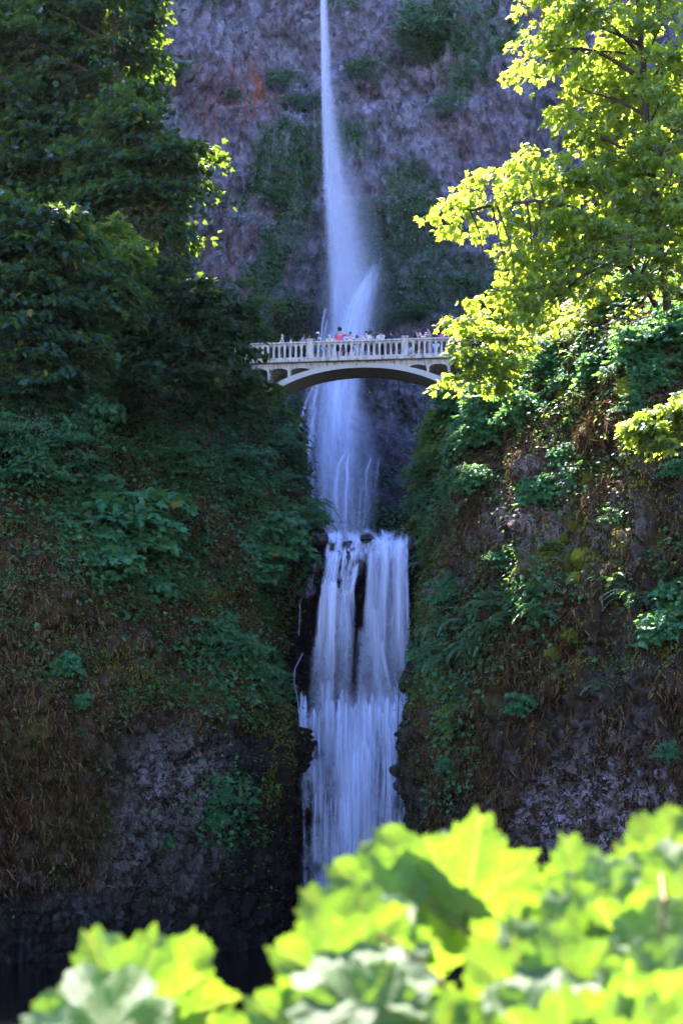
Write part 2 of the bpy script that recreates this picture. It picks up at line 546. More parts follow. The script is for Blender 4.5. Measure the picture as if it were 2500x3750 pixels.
def rocky(X, Y, Z, big=1.2, mid=0.5, pillar=0.35, block=0.22, sc=1.0, seed=0):
    d = big * fbm(X / 7 * sc, Y / 7 * sc, Z / 7 * sc, 3, seed)
    d = d + mid * fbm(X / 1.9 * sc, Y / 1.9 * sc, Z / 2.6 * sc, 3, seed + 3)
    d = d + pillar * (1 - 2 * np.abs(fbm(X / 1.1 * sc, Y / 1.1 * sc, Z / 5.5 * sc, 2, seed + 9)))
    wx = 0.35 * fbm(X * 1.3, Y * 1.3, Z * 1.3, 2, seed + 13)
    a1, a2, cid = voro(X / 0.95 * sc + wx, Y / 0.95 * sc, Z / 1.35 * sc + wx, seed + 21)
    e1 = np.clip((a2 - a1) * 3.2, 0, 1)
    d = d + block * ((cid - 0.5) * 1.5 + 1.0 * e1)
    a1, a2, cid = voro(X / 0.40 * sc + wx, Y / 0.40 * sc, Z / 0.52 * sc - wx, seed + 31)
    d = d + block * 0.55 * ((cid - 0.5) * 1.4 + 0.8 * np.clip((a2 - a1) * 3, 0, 1))
    d = d + block * 0.5 * fbm(X * 3.1, Y * 3.1, Z * 2.2, 2, seed + 37)
    return d

# --- left gorge wall
def l_set(s, z):
    w = smooth(s, 3.0, 13.0)
    return w * (interp(z, [(-2, 0.3), (0, 0.35), (5, 0.1), (9, -0.5), (10.5, -0.7), (12, 0.0), (16, 1.6), (22, 4.0), (26, 6.2), (30, 9.0), (36, 14.0), (50, 22)]))
def l_shift(s, z):
    e = interp(z, [(-2, 0.1), (5, 0.0), (10, -0.2), (13, -0.1), (16, 0.3), (19, 0.9), (21, 1.15), (22.5, 0.9), (24, 0.35), (26, -0.1), (28, -0.45), (30, -1.0), (33, -3.0), (38, -6.5), (50, -10)])
    return (e - 0.85 * (1 - smooth(z, 17, 20))) * (1 - smooth(s, 6, 30) * 0.8)
def l_disp(X, Y, Z, Sg):
    w = 0.45 + 0.55 * smooth(Sg, 3, 9)
    return (rocky(X, Y, Z, 2.1, 1.1, 0.45, 0.42, 1.0, 1) + 0.9 * smooth(Sg, 7, 14) * gauss(Z, 0 * Z, 10.5 + 0.8 * np.sin(X * 0.5), 0, 2.2, 1)) * w
PLAN_L = [(-2.6, 84), (-2.3, 79), (-2.2, 75.5), (-2.6, 72), (-4.0, 68), (-7, 64.5), (-11, 61), (-16, 57), (-24, 52), (-42, 46)]
falls_wet = lambda X, Z: smooth(4.2 - np.abs(X - 0.6), 0.0, 1.6) * smooth(24 - Z, 0, 3)
l_at = dict(
    moss=lambda X, Y, Z, S_, D: 0.15 + 0.75 * smooth(fbm(X / 4, Y / 4, Z / 3, 3, 51), -0.05, 0.4) * smooth(Z, 3, 8) + 0.35 * smooth(Z, 24, 28),
    earth=lambda X, Y, Z, S_, D: smooth(Z, 9.0, 11.0) * 0.85 + smooth(-X, 8.5, 11.0) * smooth(Z, 2, 5),
    lichen=lambda X, Y, Z, S_, D: 0.62 * gauss(X, Z, -6.6, 7.6, 2.6, 2.2) + 0.25 * gauss(X, Z, -9.5, 4.0, 2.2, 1.5) + 0.7 * gauss(X, Z, -3.4, 22.5, 1.0, 1.0),
    rust=lambda X, Y, Z, S_, D: 0 * X,
    wet=lambda X, Y, Z, S_, D: smooth(3.6 + X, -1.6, 0.6) * smooth(23 - Z, 0, 3) + smooth(5.0 + X, -1.4, 0.8) * smooth(13 - Z, 0, 3) + 0.75 * smooth(4.2 - Z, 0, 4))  # second wet term paints the black shade of the recess beside the fall
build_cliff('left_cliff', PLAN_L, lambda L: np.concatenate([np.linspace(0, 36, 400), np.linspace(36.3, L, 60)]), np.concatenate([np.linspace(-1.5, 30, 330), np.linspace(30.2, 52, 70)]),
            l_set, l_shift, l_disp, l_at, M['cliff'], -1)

# --- right gorge wall
def r_set(s, z):
    w = smooth(s, 4.0, 15.0)
    return w * interp(z, [(-2, 0.4), (3, 0.2), (8, -0.2), (10.5, -0.35), (12, 0.6), (15, 1.4), (20, 2.4), (25, 4.0), (28, 6.5), (32, 11), (40, 19), (52, 30)])
def r_shift(s, z):
    e = interp(z, [(-2, 0.0), (8, 0.0), (11, -0.2), (14, -0.75), (17, -1.25), (19, -1.3), (21, -1.0), (24, -0.6), (28, -0.1), (30, 0.9), (33, 2.8), (38, 6.5), (52, 15)])
    e2 = interp(z, [(-2, 0.6), (14, 0.55), (19, 0.2), (21, -0.1), (24, 0.3), (28, 1.0), (30, 1.4), (33, 3.4), (38, 7.5), (52, 16)])
    w = smooth(s, 6, 15)
    return (e * w + e2 * (1 - w)) * (1 - 0.5 * smooth(s, 20, 42))
def r_disp(X, Y, Z, Sg):
    w = 0.35 + 0.65 * smooth(Sg, 8, 17)
    # upright pillars in the middle of the wall
    pil = 0.75 * smooth(Z, 12, 15) * (1 - smooth(Z, 25, 28)) * (gauss(X, 0 * X, 7.1, 0, 0.55, 1) + gauss(X, 0 * X, 8.7, 0, 0.5, 1))
    return rocky(X, Y, Z, 1.1, 0.85, 0.5, 0.42, 1.0, 5) * w + pil
PLAN_R = [(4.2, 84), (4.0, 79), (3.8, 75.5), (4.0, 72), (4.4, 66), (5.0, 60.5), (6.2, 57.5), (8.5, 54.5), (11.5, 51), (16, 47), (24, 42), (40, 36)]
r_at = dict(
    moss=lambda X, Y, Z, S_, D: 0.12 + 0.7 * smooth(fbm(X / 3.2, Y / 3.2, Z / 2.6, 3, 61), 0.0, 0.4) * smooth(Z, 8, 11) + 0.9 * smooth(17 - S_, 0, 5) * smooth(S_, 6, 9) + 0.5 * smooth(Z, 24, 28),
    earth=lambda X, Y, Z, S_, D: (0.35 + 0.65 * smooth(fbm(X / 2.5, Y / 2.5, Z / 4.5, 3, 71), -0.25, 0.25)) * smooth(S_, 17, 20),
    lichen=lambda X, Y, Z, S_, D: 1.25 * gauss(X, Z, 9.3, 6.1, 2.4, 2.1) + 0.9 * gauss(X, Z, 7.2, 18.0, 1.3, 2.0) + 0.7 * gauss(X, Z, 9.6, 16.4, 1.1, 1.4) + 0.6 * gauss(X, Z, 4.4, 16.4, 0.8, 1.2),
    rust=lambda X, Y, Z, S_, D: 0.25 * gauss(X, Z, 6.8, 4.0, 0.8, 2.0),
    wet=lambda X, Y, Z, S_, D: smooth(15.5 - S_, 0, 4) * smooth(25 - Z, 0, 4))
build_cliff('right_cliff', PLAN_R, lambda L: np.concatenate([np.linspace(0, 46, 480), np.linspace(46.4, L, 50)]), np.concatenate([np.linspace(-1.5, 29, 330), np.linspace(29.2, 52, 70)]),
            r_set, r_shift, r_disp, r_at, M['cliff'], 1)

# --- the amphitheatre behind: one plan curve from an unseen left shoulder, added for shade, round to the right
PLAN_B = [(-60, 62), (-34, 70), (-21, 79), (-15.5, 90), (-13.2, 99), (-8, 105), (0, 107.5), (8, 106), (15, 102), (20, 94), (27, 84), (44, 74), (70, 66)]
def b_set(s, z):
    w = 1.0
    return interp(z, [(16, -6), (22, -8.0), (27, -6.8), (31, -5.2), (34, -2.6), (37, 0.0), (42, 1.6), (47, 0.6), (52, 0.0), (60, -0.4), (68, 0.6), (80, 2.0), (100, 4.0), (126, 6.0), (129, 9.0), (133, 20.0)]) * w
def b_disp(X, Y, Z, Sg):
    d = rocky(X, Y, Z, 2.4, 1.3, 0.25, 0.40, 0.62, 15) + 0.25 * fbm(X / 1.2, Y / 1.2, Z / 0.8, 4, 16, 0.65)
    ph = Z / 7.5 + 0.55 * fbm(X / 9, Y / 9, Z / 12, 3, 18); fr = ph - np.floor(ph)
    d = d + 1.1 * (fr ** 3) - 0.5 * smooth(fr, 0.0, 0.12) * (1 - smooth(fr, 0.12, 0.3))
    # hanging ledge that climbs from the left towards the fall, hollow below it
    zl = 44.5 + (X + 8.0) * 0.42
    led = smooth(X, -13, -8) * (1 - smooth(X, -2.0, -0.5))
    d = d + led * (1.6 * gauss(Z, 0 * Z, zl + 0.3, 0, 1.1, 1) - 1.8 * smooth(zl - Z, 0.2, 1.6) * smooth(Z, 33, 39))
    zr = 43.2 + (X - 4.0) * 0.75
    d = d + 1.5 * gauss(Z, X, 0, 4.2, 1e9, 2.2) * gauss(Z, 0 * Z, zr, 0, 2.0, 1)
    # band of upright columns
    col = 0.35 * gauss(Z, 0 * Z, 57.5, 0, 4.5, 1) * (1 - 2 * np.abs(vnoise(X / 0.55, Y / 0.55, Z / 9, 77)))
    return d + col
b_at = dict(
    moss=lambda X, Y, Z, S_, D: 0.04 + 0.9 * smooth(fbm(X / 5, Y / 5, Z / 3.2, 4, 81) + 0.28 * gauss(X, Z, 9, 46, 7, 5) + 0.22 * gauss(X, Z, 4.5, 55, 3, 8) + 0.2 * gauss(X, Z, -3.5, 50, 3, 7) + 0.15 * gauss(X, Z, 9, 66, 5, 4) - 0.2 * gauss(X, Z, -9, 62, 7, 9) - 0.15 * gauss(X, Z, 9, 58, 5, 3), 0.06, 0.26),
    earth=lambda X, Y, Z, S_, D: 0.25 * smooth(fbm(X / 5, Y / 5, Z / 3, 3, 85), -0.1, 0.3) * smooth(Z, 40, 50),
    lichen=lambda X, Y, Z, S_, D: 0.25 * smooth(Z, 54, 66) + 0.35 * gauss(X, Z, 7.5, 59, 4, 2.2),
    rust=lambda X, Y, Z, S_, D: 1.2 * gauss(X, Z, -6.3, 60.5, 1.3, 2.8) + 0.5 * gauss(X, Z, -9.5, 58.5, 1.5, 2.5) + 0.3 * gauss(X, Z, -8.0, 48, 2.0, 4) + 0.25 * gauss(X, Z, 10, 56, 2.5, 3),
    wet=lambda X, Y, Z, S_, D: 0.9 * smooth(40 - Z, 0, 8) * smooth(12 - np.abs(X - 2), 0, 6) + 0.6 * gauss(X, Z, 2.0, 44, 6.5, 8) + 0.5 * gauss(X, Z, -7, 39, 5, 6))
def b_step(L):
    return np.concatenate([np.linspace(0, L * 0.30, 60)[:-1], np.linspace(L * 0.30, L * 0.66, 300), np.linspace(L * 0.66, L, 60)[1:]])
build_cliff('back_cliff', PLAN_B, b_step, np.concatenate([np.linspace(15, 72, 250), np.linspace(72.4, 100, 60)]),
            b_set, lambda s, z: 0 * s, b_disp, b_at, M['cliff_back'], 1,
            lambda x, y: 90 + 43 * smooth(x, -15.5, -11.0))  # out-of-view top height shaped to set where the sun's shadow ends

# --- the rock step of the lower fall
def falls_rock():
    xs = np.linspace(-4.2, 5.8, 170); zs = np.linspace(-0.8, 21.8, 330)
    X, Z = np.meshgrid(xs, zs, indexing='ij')
    Y = interp(Z, [(-1, 72.9), (4, 73.6), (9, 74.3), (12.0, 74.9), (13.2, 75.6), (15, 76.0), (18, 75.9), (19.5, 75.6), (20.6, 75.4), (21.3, 75.9), (21.55, 76.6), (21.8, 79.5)])
    # rocks that step the left stream
    Y = Y - 1.3 * gauss(X, Z, -0.2, 18.8, 1.1, 1.3) - 0.9 * gauss(X, Z, -1.1, 17.4, 0.8, 1.2) - 0.5 * gauss(X, Z, 0.75, 19.6, 0.4, 0.9)
    wv = 1 - smooth(Z, 21.2, 21.8) * 0.8
    D = (rocky(X, 0 * X + 75, Z, 0.5, 0.3, 0.25, 0.3, 1.3, 25) - 0.75 * (1 - smooth(Z, 16, 19))) * wv
    V = np.stack([X, Y - D, Z + 0.25 * wv * vnoise(X * 1.7, 0 * X, Z * 0.2, 5) * smooth(Z, 19, 21)], -1).reshape(-1, 3)
    one = np.ones(X.size)
    at = dict(moss=(0.35 * smooth(np.abs(X - 0.7), 2.6, 3.6)).ravel(), earth=0 * one, lichen=0 * one, rust=0 * one, wet=one)
    q = grid_quads(len(xs), len(zs))
    me = mesh_np('waterfall_rock', V, [q], at)
    tag(link('waterfall_rock_face', me, M['cliff']), kind='structure')
    CL['falls'] = dict(V=V, N=None, at=at, bvh=BVHTree.FromPolygons(V.tolist(), q.tolist()))
    # plunge basin between the two falls
    xs = np.linspace(-14, 14, 40); ys = np.linspace(76.6, 104, 40)
    X, Y = np.meshgrid(xs, ys, indexing='ij')
    me = mesh_np('upper_pool', np.stack([X, Y, 21.58 + 0.02 * fbm(X, Y, 0 * X, 3, 9)], -1).reshape(-1, 3), [grid_quads(40, 40)])
    tag(link('upper_pool', me, M['pool']), kind='structure')
falls_rock()

def hit(u, v, which=('left_cliff', 'right_cliff', 'back_cliff', 'falls')):
    o = Vector((0, 0, CZ)); d = (P(u, v, 10.0) - o).normalized()
    best = None
    for k in which:
        h = CL[k]['bvh'].ray_cast(o, d)
        if h[0] is not None and (best is None or h[3] < best[3]):
            best = h
    return best

# ------------------------------------------------------------------ falling water
def sheet(mb_list, vs, left, right, Yf, dens, n_a=26, n_t=90, ruffle=0.12, seed=0, fscale=1.0, wig=0.10):
    """one curtain of water; left/right: edges in photograph columns by row, Yf(a,v) distance"""
    a = np.linspace(0, 1, n_a); v = np.linspace(vs[0], vs[1], n_t)
    A, Vv = np.meshgrid(a, v, indexing='ij')
    ul = interp(v, left)[None, :]; ur = interp(v, right)[None, :]
    U = ul + (ur - ul) * A
    mw = float(np.mean(ur - ul))
    if mw < 75:
        U = U + wig * mw * fbm(v / 110.0, 0 * v, 0 * v + seed, 2, 400 + seed)[None, :]
    Y = Yf(A, Vv, U)
    X = (U - 1250) / F * Y; Z = CZ + (VH - Vv) / F * Y
    Y = Y - ruffle * fbm(X * 2.2, Z * 0.22, 0 * X + seed, 3, seed)
    dn = np.clip(dens(A, Vv, U), 0, 1)
    wm = float(np.mean(X[-1] - X[0]))
    fl = np.stack([A * wm * fscale + seed * 3.7, Z * fscale, 0 * X + seed * 1.3], -1)
    mb_list.append((np.stack([X, Y, Z], -1).reshape(-1, 3), grid_quads(n_a, n_t), dn.ravel(), fl.reshape(-1, 3)))

def join_sheets(name, parts, mat, parent=None):
    V, Q, D, Fl, n = [], [], [], [], 0
    for p in parts:
        V.append(p[0]); Q.append(p[1] + n); D.append(p[2]); Fl.append(p[3]); n += len(p[0])
    me = mesh_np(name, np.concatenate(V), [np.concatenate(Q)], {'thick': np.concatenate(D)}, np.concatenate(Fl))
    return link(name, me, mat, parent)

def bell(A, p=1.0, sk=0.5):
    t = np.where(A < sk, A / sk, (1 - A) / (1 - sk))
    return smooth(t, 0, 1) ** p

# upper fall: free jet
parts = []
for k in range(4):
    o = (k - 1.5) * 3
    sheet(parts, (-900, 1300), [(-900, 1168), (0, 1170), (400, 1174), (700, 1180), (1000, 1196), (1300, 1205 + o)],
          [(-900, 1192), (0, 1203), (300, 1222), (600, 1262), (800, 1325), (1000, 1375), (1300, 1400)],
          lambda A, v, u, k=k: 103.0 + 0.5 * k + 0 * A, lambda A, v, u, k=k: (0.34 + 0.30 * smooth(-v, -500, 0)) * bell(A, 0.9, 0.22) * (0.75 + 0.25 * smooth(v, 100, 600)), 24, 100, 0.15, 3 + k, 0.6)
for k in range(2):
    sheet(parts, (100, 1330), [(100, 1165), (500, 1160), (900, 1160), (1330, 1120)], [(100, 1215), (500, 1285), (800, 1400), (1000, 1450), (1330, 1440)],
          lambda A, v, u, k=k: 102.2 + 0.4 * k + 0 * A, lambda A, v, u, k=k: 0.20 * smooth(v, 150, 700) * bell(A, 1.0, 0.4), 20, 80, 0.1, 9 + k, 0.3)
jet = parts
parts = []
# slanting stream off the right hand ledge
for k in range(3):
    sheet(parts, (930, 1330), [(930, 1372), (980, 1345), (1040, 1295), (1120, 1245), (1200, 1222), (1330, 1205)], [(930, 1408), (980, 1408), (1040, 1400), (1120, 1384), (1200, 1370), (1330, 1350)],
          lambda A, v, u, k=k: 101.6 + 0.4 * k - 0.004 * (v - 930) + 0 * A, lambda A, v, u, k=k: 0.50 * bell(A, 1.2, 0.35 + 0.12 * k) * smooth(v - 30 * fbm(A * 5, 0 * A, 0 * A + k, 3, 8), 930, 1080), 22, 60, 0.12, 21 + k, 1.0)
# veil at the foot, behind and under the bridge
for k in range(3):
    sheet(parts, (1180, 1990), [(1180, 1185), (1300, 1170), (1500, 1160), (1700, 1145), (1990, 1165)], [(1180, 1345), (1300, 1335), (1500, 1318), (1700, 1330), (1990, 1335)],
          lambda A, v, u, k=k: 100.0 + 0.5 * k - 0.011 * (v - 1180) + 0 * A, lambda A, v, u, k=k: smooth(v, 1185, 1290) * (0.60 - 0.38 * smooth(v, 1450, 1950)) * bell(A, 0.6, 0.45), 26, 110, 0.18, 31 + k, 1.0)
for k in range(2):
    sheet(parts, (1300, 1990), [(1300, 1140), (1450, 1105), (1700, 1080), (1990, 1130)], [(1300, 1350), (1450, 1345), (1700, 1400), (1990, 1380)],
          lambda A, v, u, k=k: 100.4 + 0.5 * k - 0.011 * (v - 1180) + 0 * A, lambda A, v, u, k=k: smooth(v, 1300, 1420) * 0.26 * bell(A, 0.5, 0.5) * (0.4 + 0.9 * smooth(fbm(u / 40, v / 300, 0 * u + k, 3, 97 + k), -0.3, 0.4)), 30, 90, 0.2, 131 + k, 1.0)
# strands of the foot veil: brighter ropes of water where it strikes rock
ropes = [(1178, 1290, 1120, 1990, 22, 0.50), (1150, 1400, 1100, 1560, 12, 0.5), (1120, 1470, 1086, 1650, 10, 0.55), (1160, 1480, 1130, 1700, 16, 0.45), (1060, 1440, 1020, 1610, 6, 0.35), (1172, 1390, 1135, 1520, 9, 0.5), (1140, 1530, 1120, 1700, 8, 0.5),
         (1265, 1645, 1210, 1990, 18, 0.95), (1285, 1640, 1258, 1990, 12, 0.8), (1360, 1660, 1325, 1990, 10, 0.7), (1345, 1690, 1300, 1990, 9, 0.5), (1390, 1660, 1370, 1800, 10, 0.25),
         (1225, 1400, 1228, 1700, 30, 0.5), (1280, 1400, 1285, 1640, 24, 0.5), (1150, 1690, 1140, 1990, 14, 0.4), (1190, 1560, 1180, 1960, 18, 0.4), (1240, 1700, 1240, 1990, 14, 0.4)]
for k, (u0, v0, u1, v1, w, dn) in enumerate(ropes):
    sheet(parts, (v0, v1), [(v0, u0 - w * 0.3), (v0 + 60, u0 + (u1 - u0) * 0.5 - w * 0.5), (v1, u1 - w)], [(v0, u0 + w * 0.5), (v0 + 60, u0 + (u1 - u0) * 0.5 + w * 0.9), (v1, u1 + w)],
          lambda A, v, u: 98.6 - 0.011 * (v - 1180) + 0 * A, lambda A, v, u, dn=dn, v0=v0, v1=v1: dn * bell(A, 0.8) * smooth(v, v0, v0 + 25) * (1 - 0.75 * smooth(v, v0 + (v1 - v0) * 0.35, v1)), 9, 40, 0.1, 60 + k, 1.0, 0.4)
# thin trickles beside the jet
for k, (pts, w, dn) in enumerate([([(690, 1318), (740, 1312), (790, 1290), (830, 1283)], 5, 0.28), ([(700, 1325), (745, 1362), (770, 1374), (830, 1375)], 3, 0.22), ([(1130, 1190), (1180, 1180), (1300, 1172)], 7, 0.5), ([(1170, 1200), (1240, 1185), (1330, 1172)], 10, 0.4)]):
    sheet(parts, (pts[0][0], pts[-1][0]), [(v, u - w) for v, u in pts], [(v, u + w) for v, u in pts], lambda A, v, u: 101.8 + 0 * A, lambda A, v, u, dn=dn: dn * bell(A), 7, 40, 0.05, 90 + k, 1.5)
upper = join_sheets('upper_waterfall', parts, M['water'])
tag(upper, kind='structure')
tag(join_sheets('jet', jet, M['veil'], upper), 'tall straight white jet of the upper fall')

# lower fall
parts = []
yl = lambda v: interp(v, [(1930, 77.5), (1965, 75.2), (2000, 74.55), (2100, 74.3), (2550, 74.0), (2620, 73.4), (2800, 73.0), (3500, 71.9)])
def rag(A, v, sd, wd=0.08, am=0.10, ln=55.0):
    """ragged soft sides"""
    n0 = am * fbm(v / ln, 0 * v, 0 * v + sd, 3, 300 + sd); n1 = am * fbm(v / ln, 0 * v + 7, 0 * v + sd, 3, 320 + sd)
    return smooth(A + n0 - am * 0.5, 0, wd) * smooth(1 - A + n1 - am * 0.5, 0, wd)
# thin broken sheet sliding over the whole lip
for k in range(3):
    sheet(parts, (1935, 2075), [(1935, 1196), (2000, 1186), (2075, 1176)], [(1935, 1486), (1965, 1500), (2075, 1502)],
          lambda A, v, u, k=k: interp(v, [(1935, 77.4), (1962, 75.6), (1990, 74.9), (2075, 74.2)]) + 0.15 * k,
          lambda A, v, u, k=k: 0.85 * smooth(v - 12 * fbm(u / 16, 0 * u, 0 * u + k, 3, 4), 1936, 1962) * (1 - smooth(v, 2015, 2070)) * smooth(fbm(u / 20, v / 40, 0 * u + k, 4, 51 + k, 0.6), -0.28, 0.30) * rag(A, v, k, 0.03, 0.03) * (1 - 0.9 * gauss(u, v, 1342, 1968, 20, 16)), 60, 40, 0.25, 1 + k, 1.8)
# right curtain: three veils of different width
for k, (l0, l1, r0, r1, dn) in enumerate([(1348, 1300, 1496, 1506, 0.72), (1338, 1290, 1440, 1400, 0.62), (1430, 1420, 1500, 1512, 0.55), (1335, 1285, 1500, 1510, 0.35)]):
    sheet(parts, (1958, 2640), [(1958, l0 + 22), (1990, l0 + 6), (2060, l0 - 6), (2640, l1)], [(1958, r0 - 4), (2060, r0), (2640, r1)],
          lambda A, v, u, k=k: yl(v) + 0.2 * k - 0.1,
          lambda A, v, u, k=k, dn=dn: dn * smooth(v - 14 * fbm(u / 22, 0 * u, 0 * u, 3, 4), 1958, 2000) * (1.25 - 0.80 * smooth(v, 2060, 2560)) * rag(A, v, 5 + k, 0.12, 0.10, 120) * (0.55 + 0.75 * smooth(fbm(u / 30, v / 900, 0 * u + k, 3, 61 + k), -0.3, 0.35)), 44, 90, 0.20, 3 + k, 1.0)
# left stream: stepping over rocks, then a free curtain
for k in range(3):
    sheet(parts, (2005, 2215), [(2005, 1186), (2060, 1178), (2120, 1168), (2215, 1158)], [(2005, 1335), (2060, 1322), (2120, 1312), (2215, 1300)],
          lambda A, v, u, k=k: interp(v, [(2000, 74.9), (2050, 74.2), (2120, 73.7), (2215, 73.5)]) + 0.18 * k - 0.25,
          lambda A, v, u, k=k: 0.80 * smooth(v, 2005, 2030) * (1 - smooth(v, 2160, 2212)) * rag(A, v, 11 + k, 0.10, 0.10) * smooth(fbm(u / 22 + v / 200, v / 75, 0 * u + k, 4, 7 + k, 0.6), -0.22, 0.26), 44, 60, 0.25, 11 + k, 1.6)
for k, (l0, l1, r0, r1, v0, dn) in enumerate([(1165, 1118, 1250, 1245, 2105, 0.80), (1170, 1110, 1300, 1312, 2150, 0.55), (1238, 1225, 1298, 1310, 2170, 0.55), (1160, 1105, 1305, 1320, 2130, 0.30)]):
    sheet(parts, (v0, 2640), [(v0, l0 + 24), (v0 + 40, l0), (2640, l1)], [(v0, r0 - 24), (v0 + 40, r0), (2640, r1)],
          lambda A, v, u, k=k: interp(v, [(2100, 73.9), (2150, 73.35), (2640, 73.5)]) + 0.2 * k - 0.1,
          lambda A, v, u, k=k, dn=dn, v0=v0: dn * smooth(v - 10 * np.cos((A - 0.5) * 6), v0, v0 + 40) * (1.25 - 0.80 * smooth(v, v0 + 70, 2560)) * rag(A, v, 15 + k, 0.16, 0.12, 110) * (0.55 + 0.75 * smooth(fbm(u / 26, v / 900, 0 * u + k, 3, 71 + k), -0.3, 0.35)), 34, 80, 0.18, 15 + k, 1.0)
for k, (u0, v0, u1, v1, w, dn) in enumerate([(1212, 2112, 1195, 2560, 22, 0.9), (1268, 2170, 1262, 2560, 14, 0.85), (1292, 2080, 1296, 2300, 7, 0.85), (1250, 2180, 1232, 2420, 14, 0.6), (1370, 2210, 1385, 2620, 26, 0.7),
                                               (1400, 2330, 1440, 2620, 15, 0.6), (1455, 1985, 1462, 2560, 18, 0.75), (1362, 2000, 1335, 2500, 18, 0.75), (1195, 2070, 1172, 2160, 8, 0.8), (1320, 2290, 1322, 2620, 22, 0.45), (1410, 1985, 1405, 2350, 16, 0.6),
                                               (1230, 2000, 1215, 2120, 12, 0.8), (1262, 1990, 1282, 2110, 8, 0.8), (1300, 2010, 1282, 2180, 8, 0.7), (1205, 2020, 1186, 2110, 9, 0.7), (1485, 1980, 1492, 2500, 12, 0.55)]):
    sheet(parts, (v0, v1), [(v0, u0 - w * 0.5), (v0 + 50, u0 - w), (v1, u1 - w * 1.3)], [(v0, u0 + w * 0.5), (v0 + 50, u0 + w), (v1, u1 + w * 1.3)],
          lambda A, v, u: interp(v, [(1980, 74.4), (2060, 73.8), (2600, 73.15)]) + 0 * A, lambda A, v, u, dn=dn, v0=v0, v1=v1: dn * bell(A, 0.9) * smooth(v, v0, v0 + 30) * (1 - smooth(v, v0 + (v1 - v0) * 0.3, v1)), 10, 50, 0.1, 40 + k, 1.0)
# apron: the water spreads over the bulging rock and runs down it in overlapping tongues
AP_L = [(2500, 1112), (2570, 1078), (2700, 1070), (2900, 1078), (3200, 1084), (3500, 1080)]
AP_R = [(2500, 1504), (2570, 1528), (2700, 1530), (2900, 1524), (3200, 1508), (3500, 1490)]
for k in range(3):
    sheet(parts, (2500, 3500), AP_L, AP_R, lambda A, v, u, k=k: yl(v) + 0.3 * k - 0.25 * np.sin(A * math.pi),
          lambda A, v, u, k=k: 0.80 * smooth(v + 110 * fbm(u / 30, 0 * u, 0 * u + k, 3, 19 + k) - 90 * np.abs(A - 0.5) ** 2, 2500, 2650) * (1 - 0.55 * smooth(v, 2800, 3350)) * rag(A, v, 25 + k, 0.16, 0.14, 60) * (0.12 + 1.05 * smooth(fbm(u / 38, v / 420, 0 * u + k, 4, 23 + k), -0.15, 0.35)), 70, 140, 0.35, 23 + k, 1.0)
rr = np.random.default_rng(5)
for k in range(120):
    a0 = rr.uniform(0.02, 0.98)
    v0 = 2505 + rr.uniform(0, 1) ** 1.5 * 520 + 28 * math.sin(a0 * 19) + 50 * math.exp(-((a0 - 0.5) / 0.12) ** 2)
    u0 = 1092 + a0 * 424
    ln = rr.uniform(120, 480)
    v1 = min(v0 + ln, 3490)
    fan = (u0 - 1300) * rr.uniform(-0.05, 0.07) + rr.normal(0, 6)
    u1 = min(max(u0 + fan, 1096), 1502); w = rr.uniform(5, 19)
    dn = rr.uniform(0.55, 1.0) * (1 - 0.45 * min(max((v0 - 2700) / 500, 0), 1))
    sheet(parts, (v0, v1), [(v0, u0 - w * 0.2), (v0 + 30, u0 - w * 0.9 + (u1 - u0) * 0.2), (v1, u1 - w * 1.6)], [(v0, u0 + w * 0.2), (v0 + 30, u0 + w * 0.9 + (u1 - u0) * 0.2), (v1, u1 + w * 1.6)],
          lambda A, v, u: yl(v) - 0.25 - 0.25 * np.sin(A * math.pi), lambda A, v, u, dn=dn, v0=v0, v1=v1: dn * bell(A, 0.9) * smooth(v, v0, v0 + 18) * (1 - smooth(v, v0 + (v1 - v0) * 0.08, v1)) , 8, 40, 0.14, 70 + k, 1.0)
# trickle on the dark rock at the left side
for k, (pts, w, dn) in enumerate([([(2390, 1110), (2450, 1080), (2500, 1078), (2560, 1090), (2660, 1098)], 4, 0.5), ([(2060, 1155), (2150, 1140), (2200, 1100), (2330, 1094)], 3, 0.4), ([(2640, 1100), (2750, 1105), (2950, 1112), (3300, 1118)], 6, 0.45)]):
    sheet(parts, (pts[0][0], pts[-1][0]), [(v, u - w) for v, u in pts], [(v, u + w) for v, u in pts], lambda A, v, u: interp(v, [(2000, 73.6), (2600, 73.0), (3500, 71.7)]) + 0 * A, lambda A, v, u, dn=dn: dn * bell(A), 7, 50, 0.08, 190 + k, 1.5)
tag(join_sheets('lower_waterfall', parts, M['water']), kind='structure')

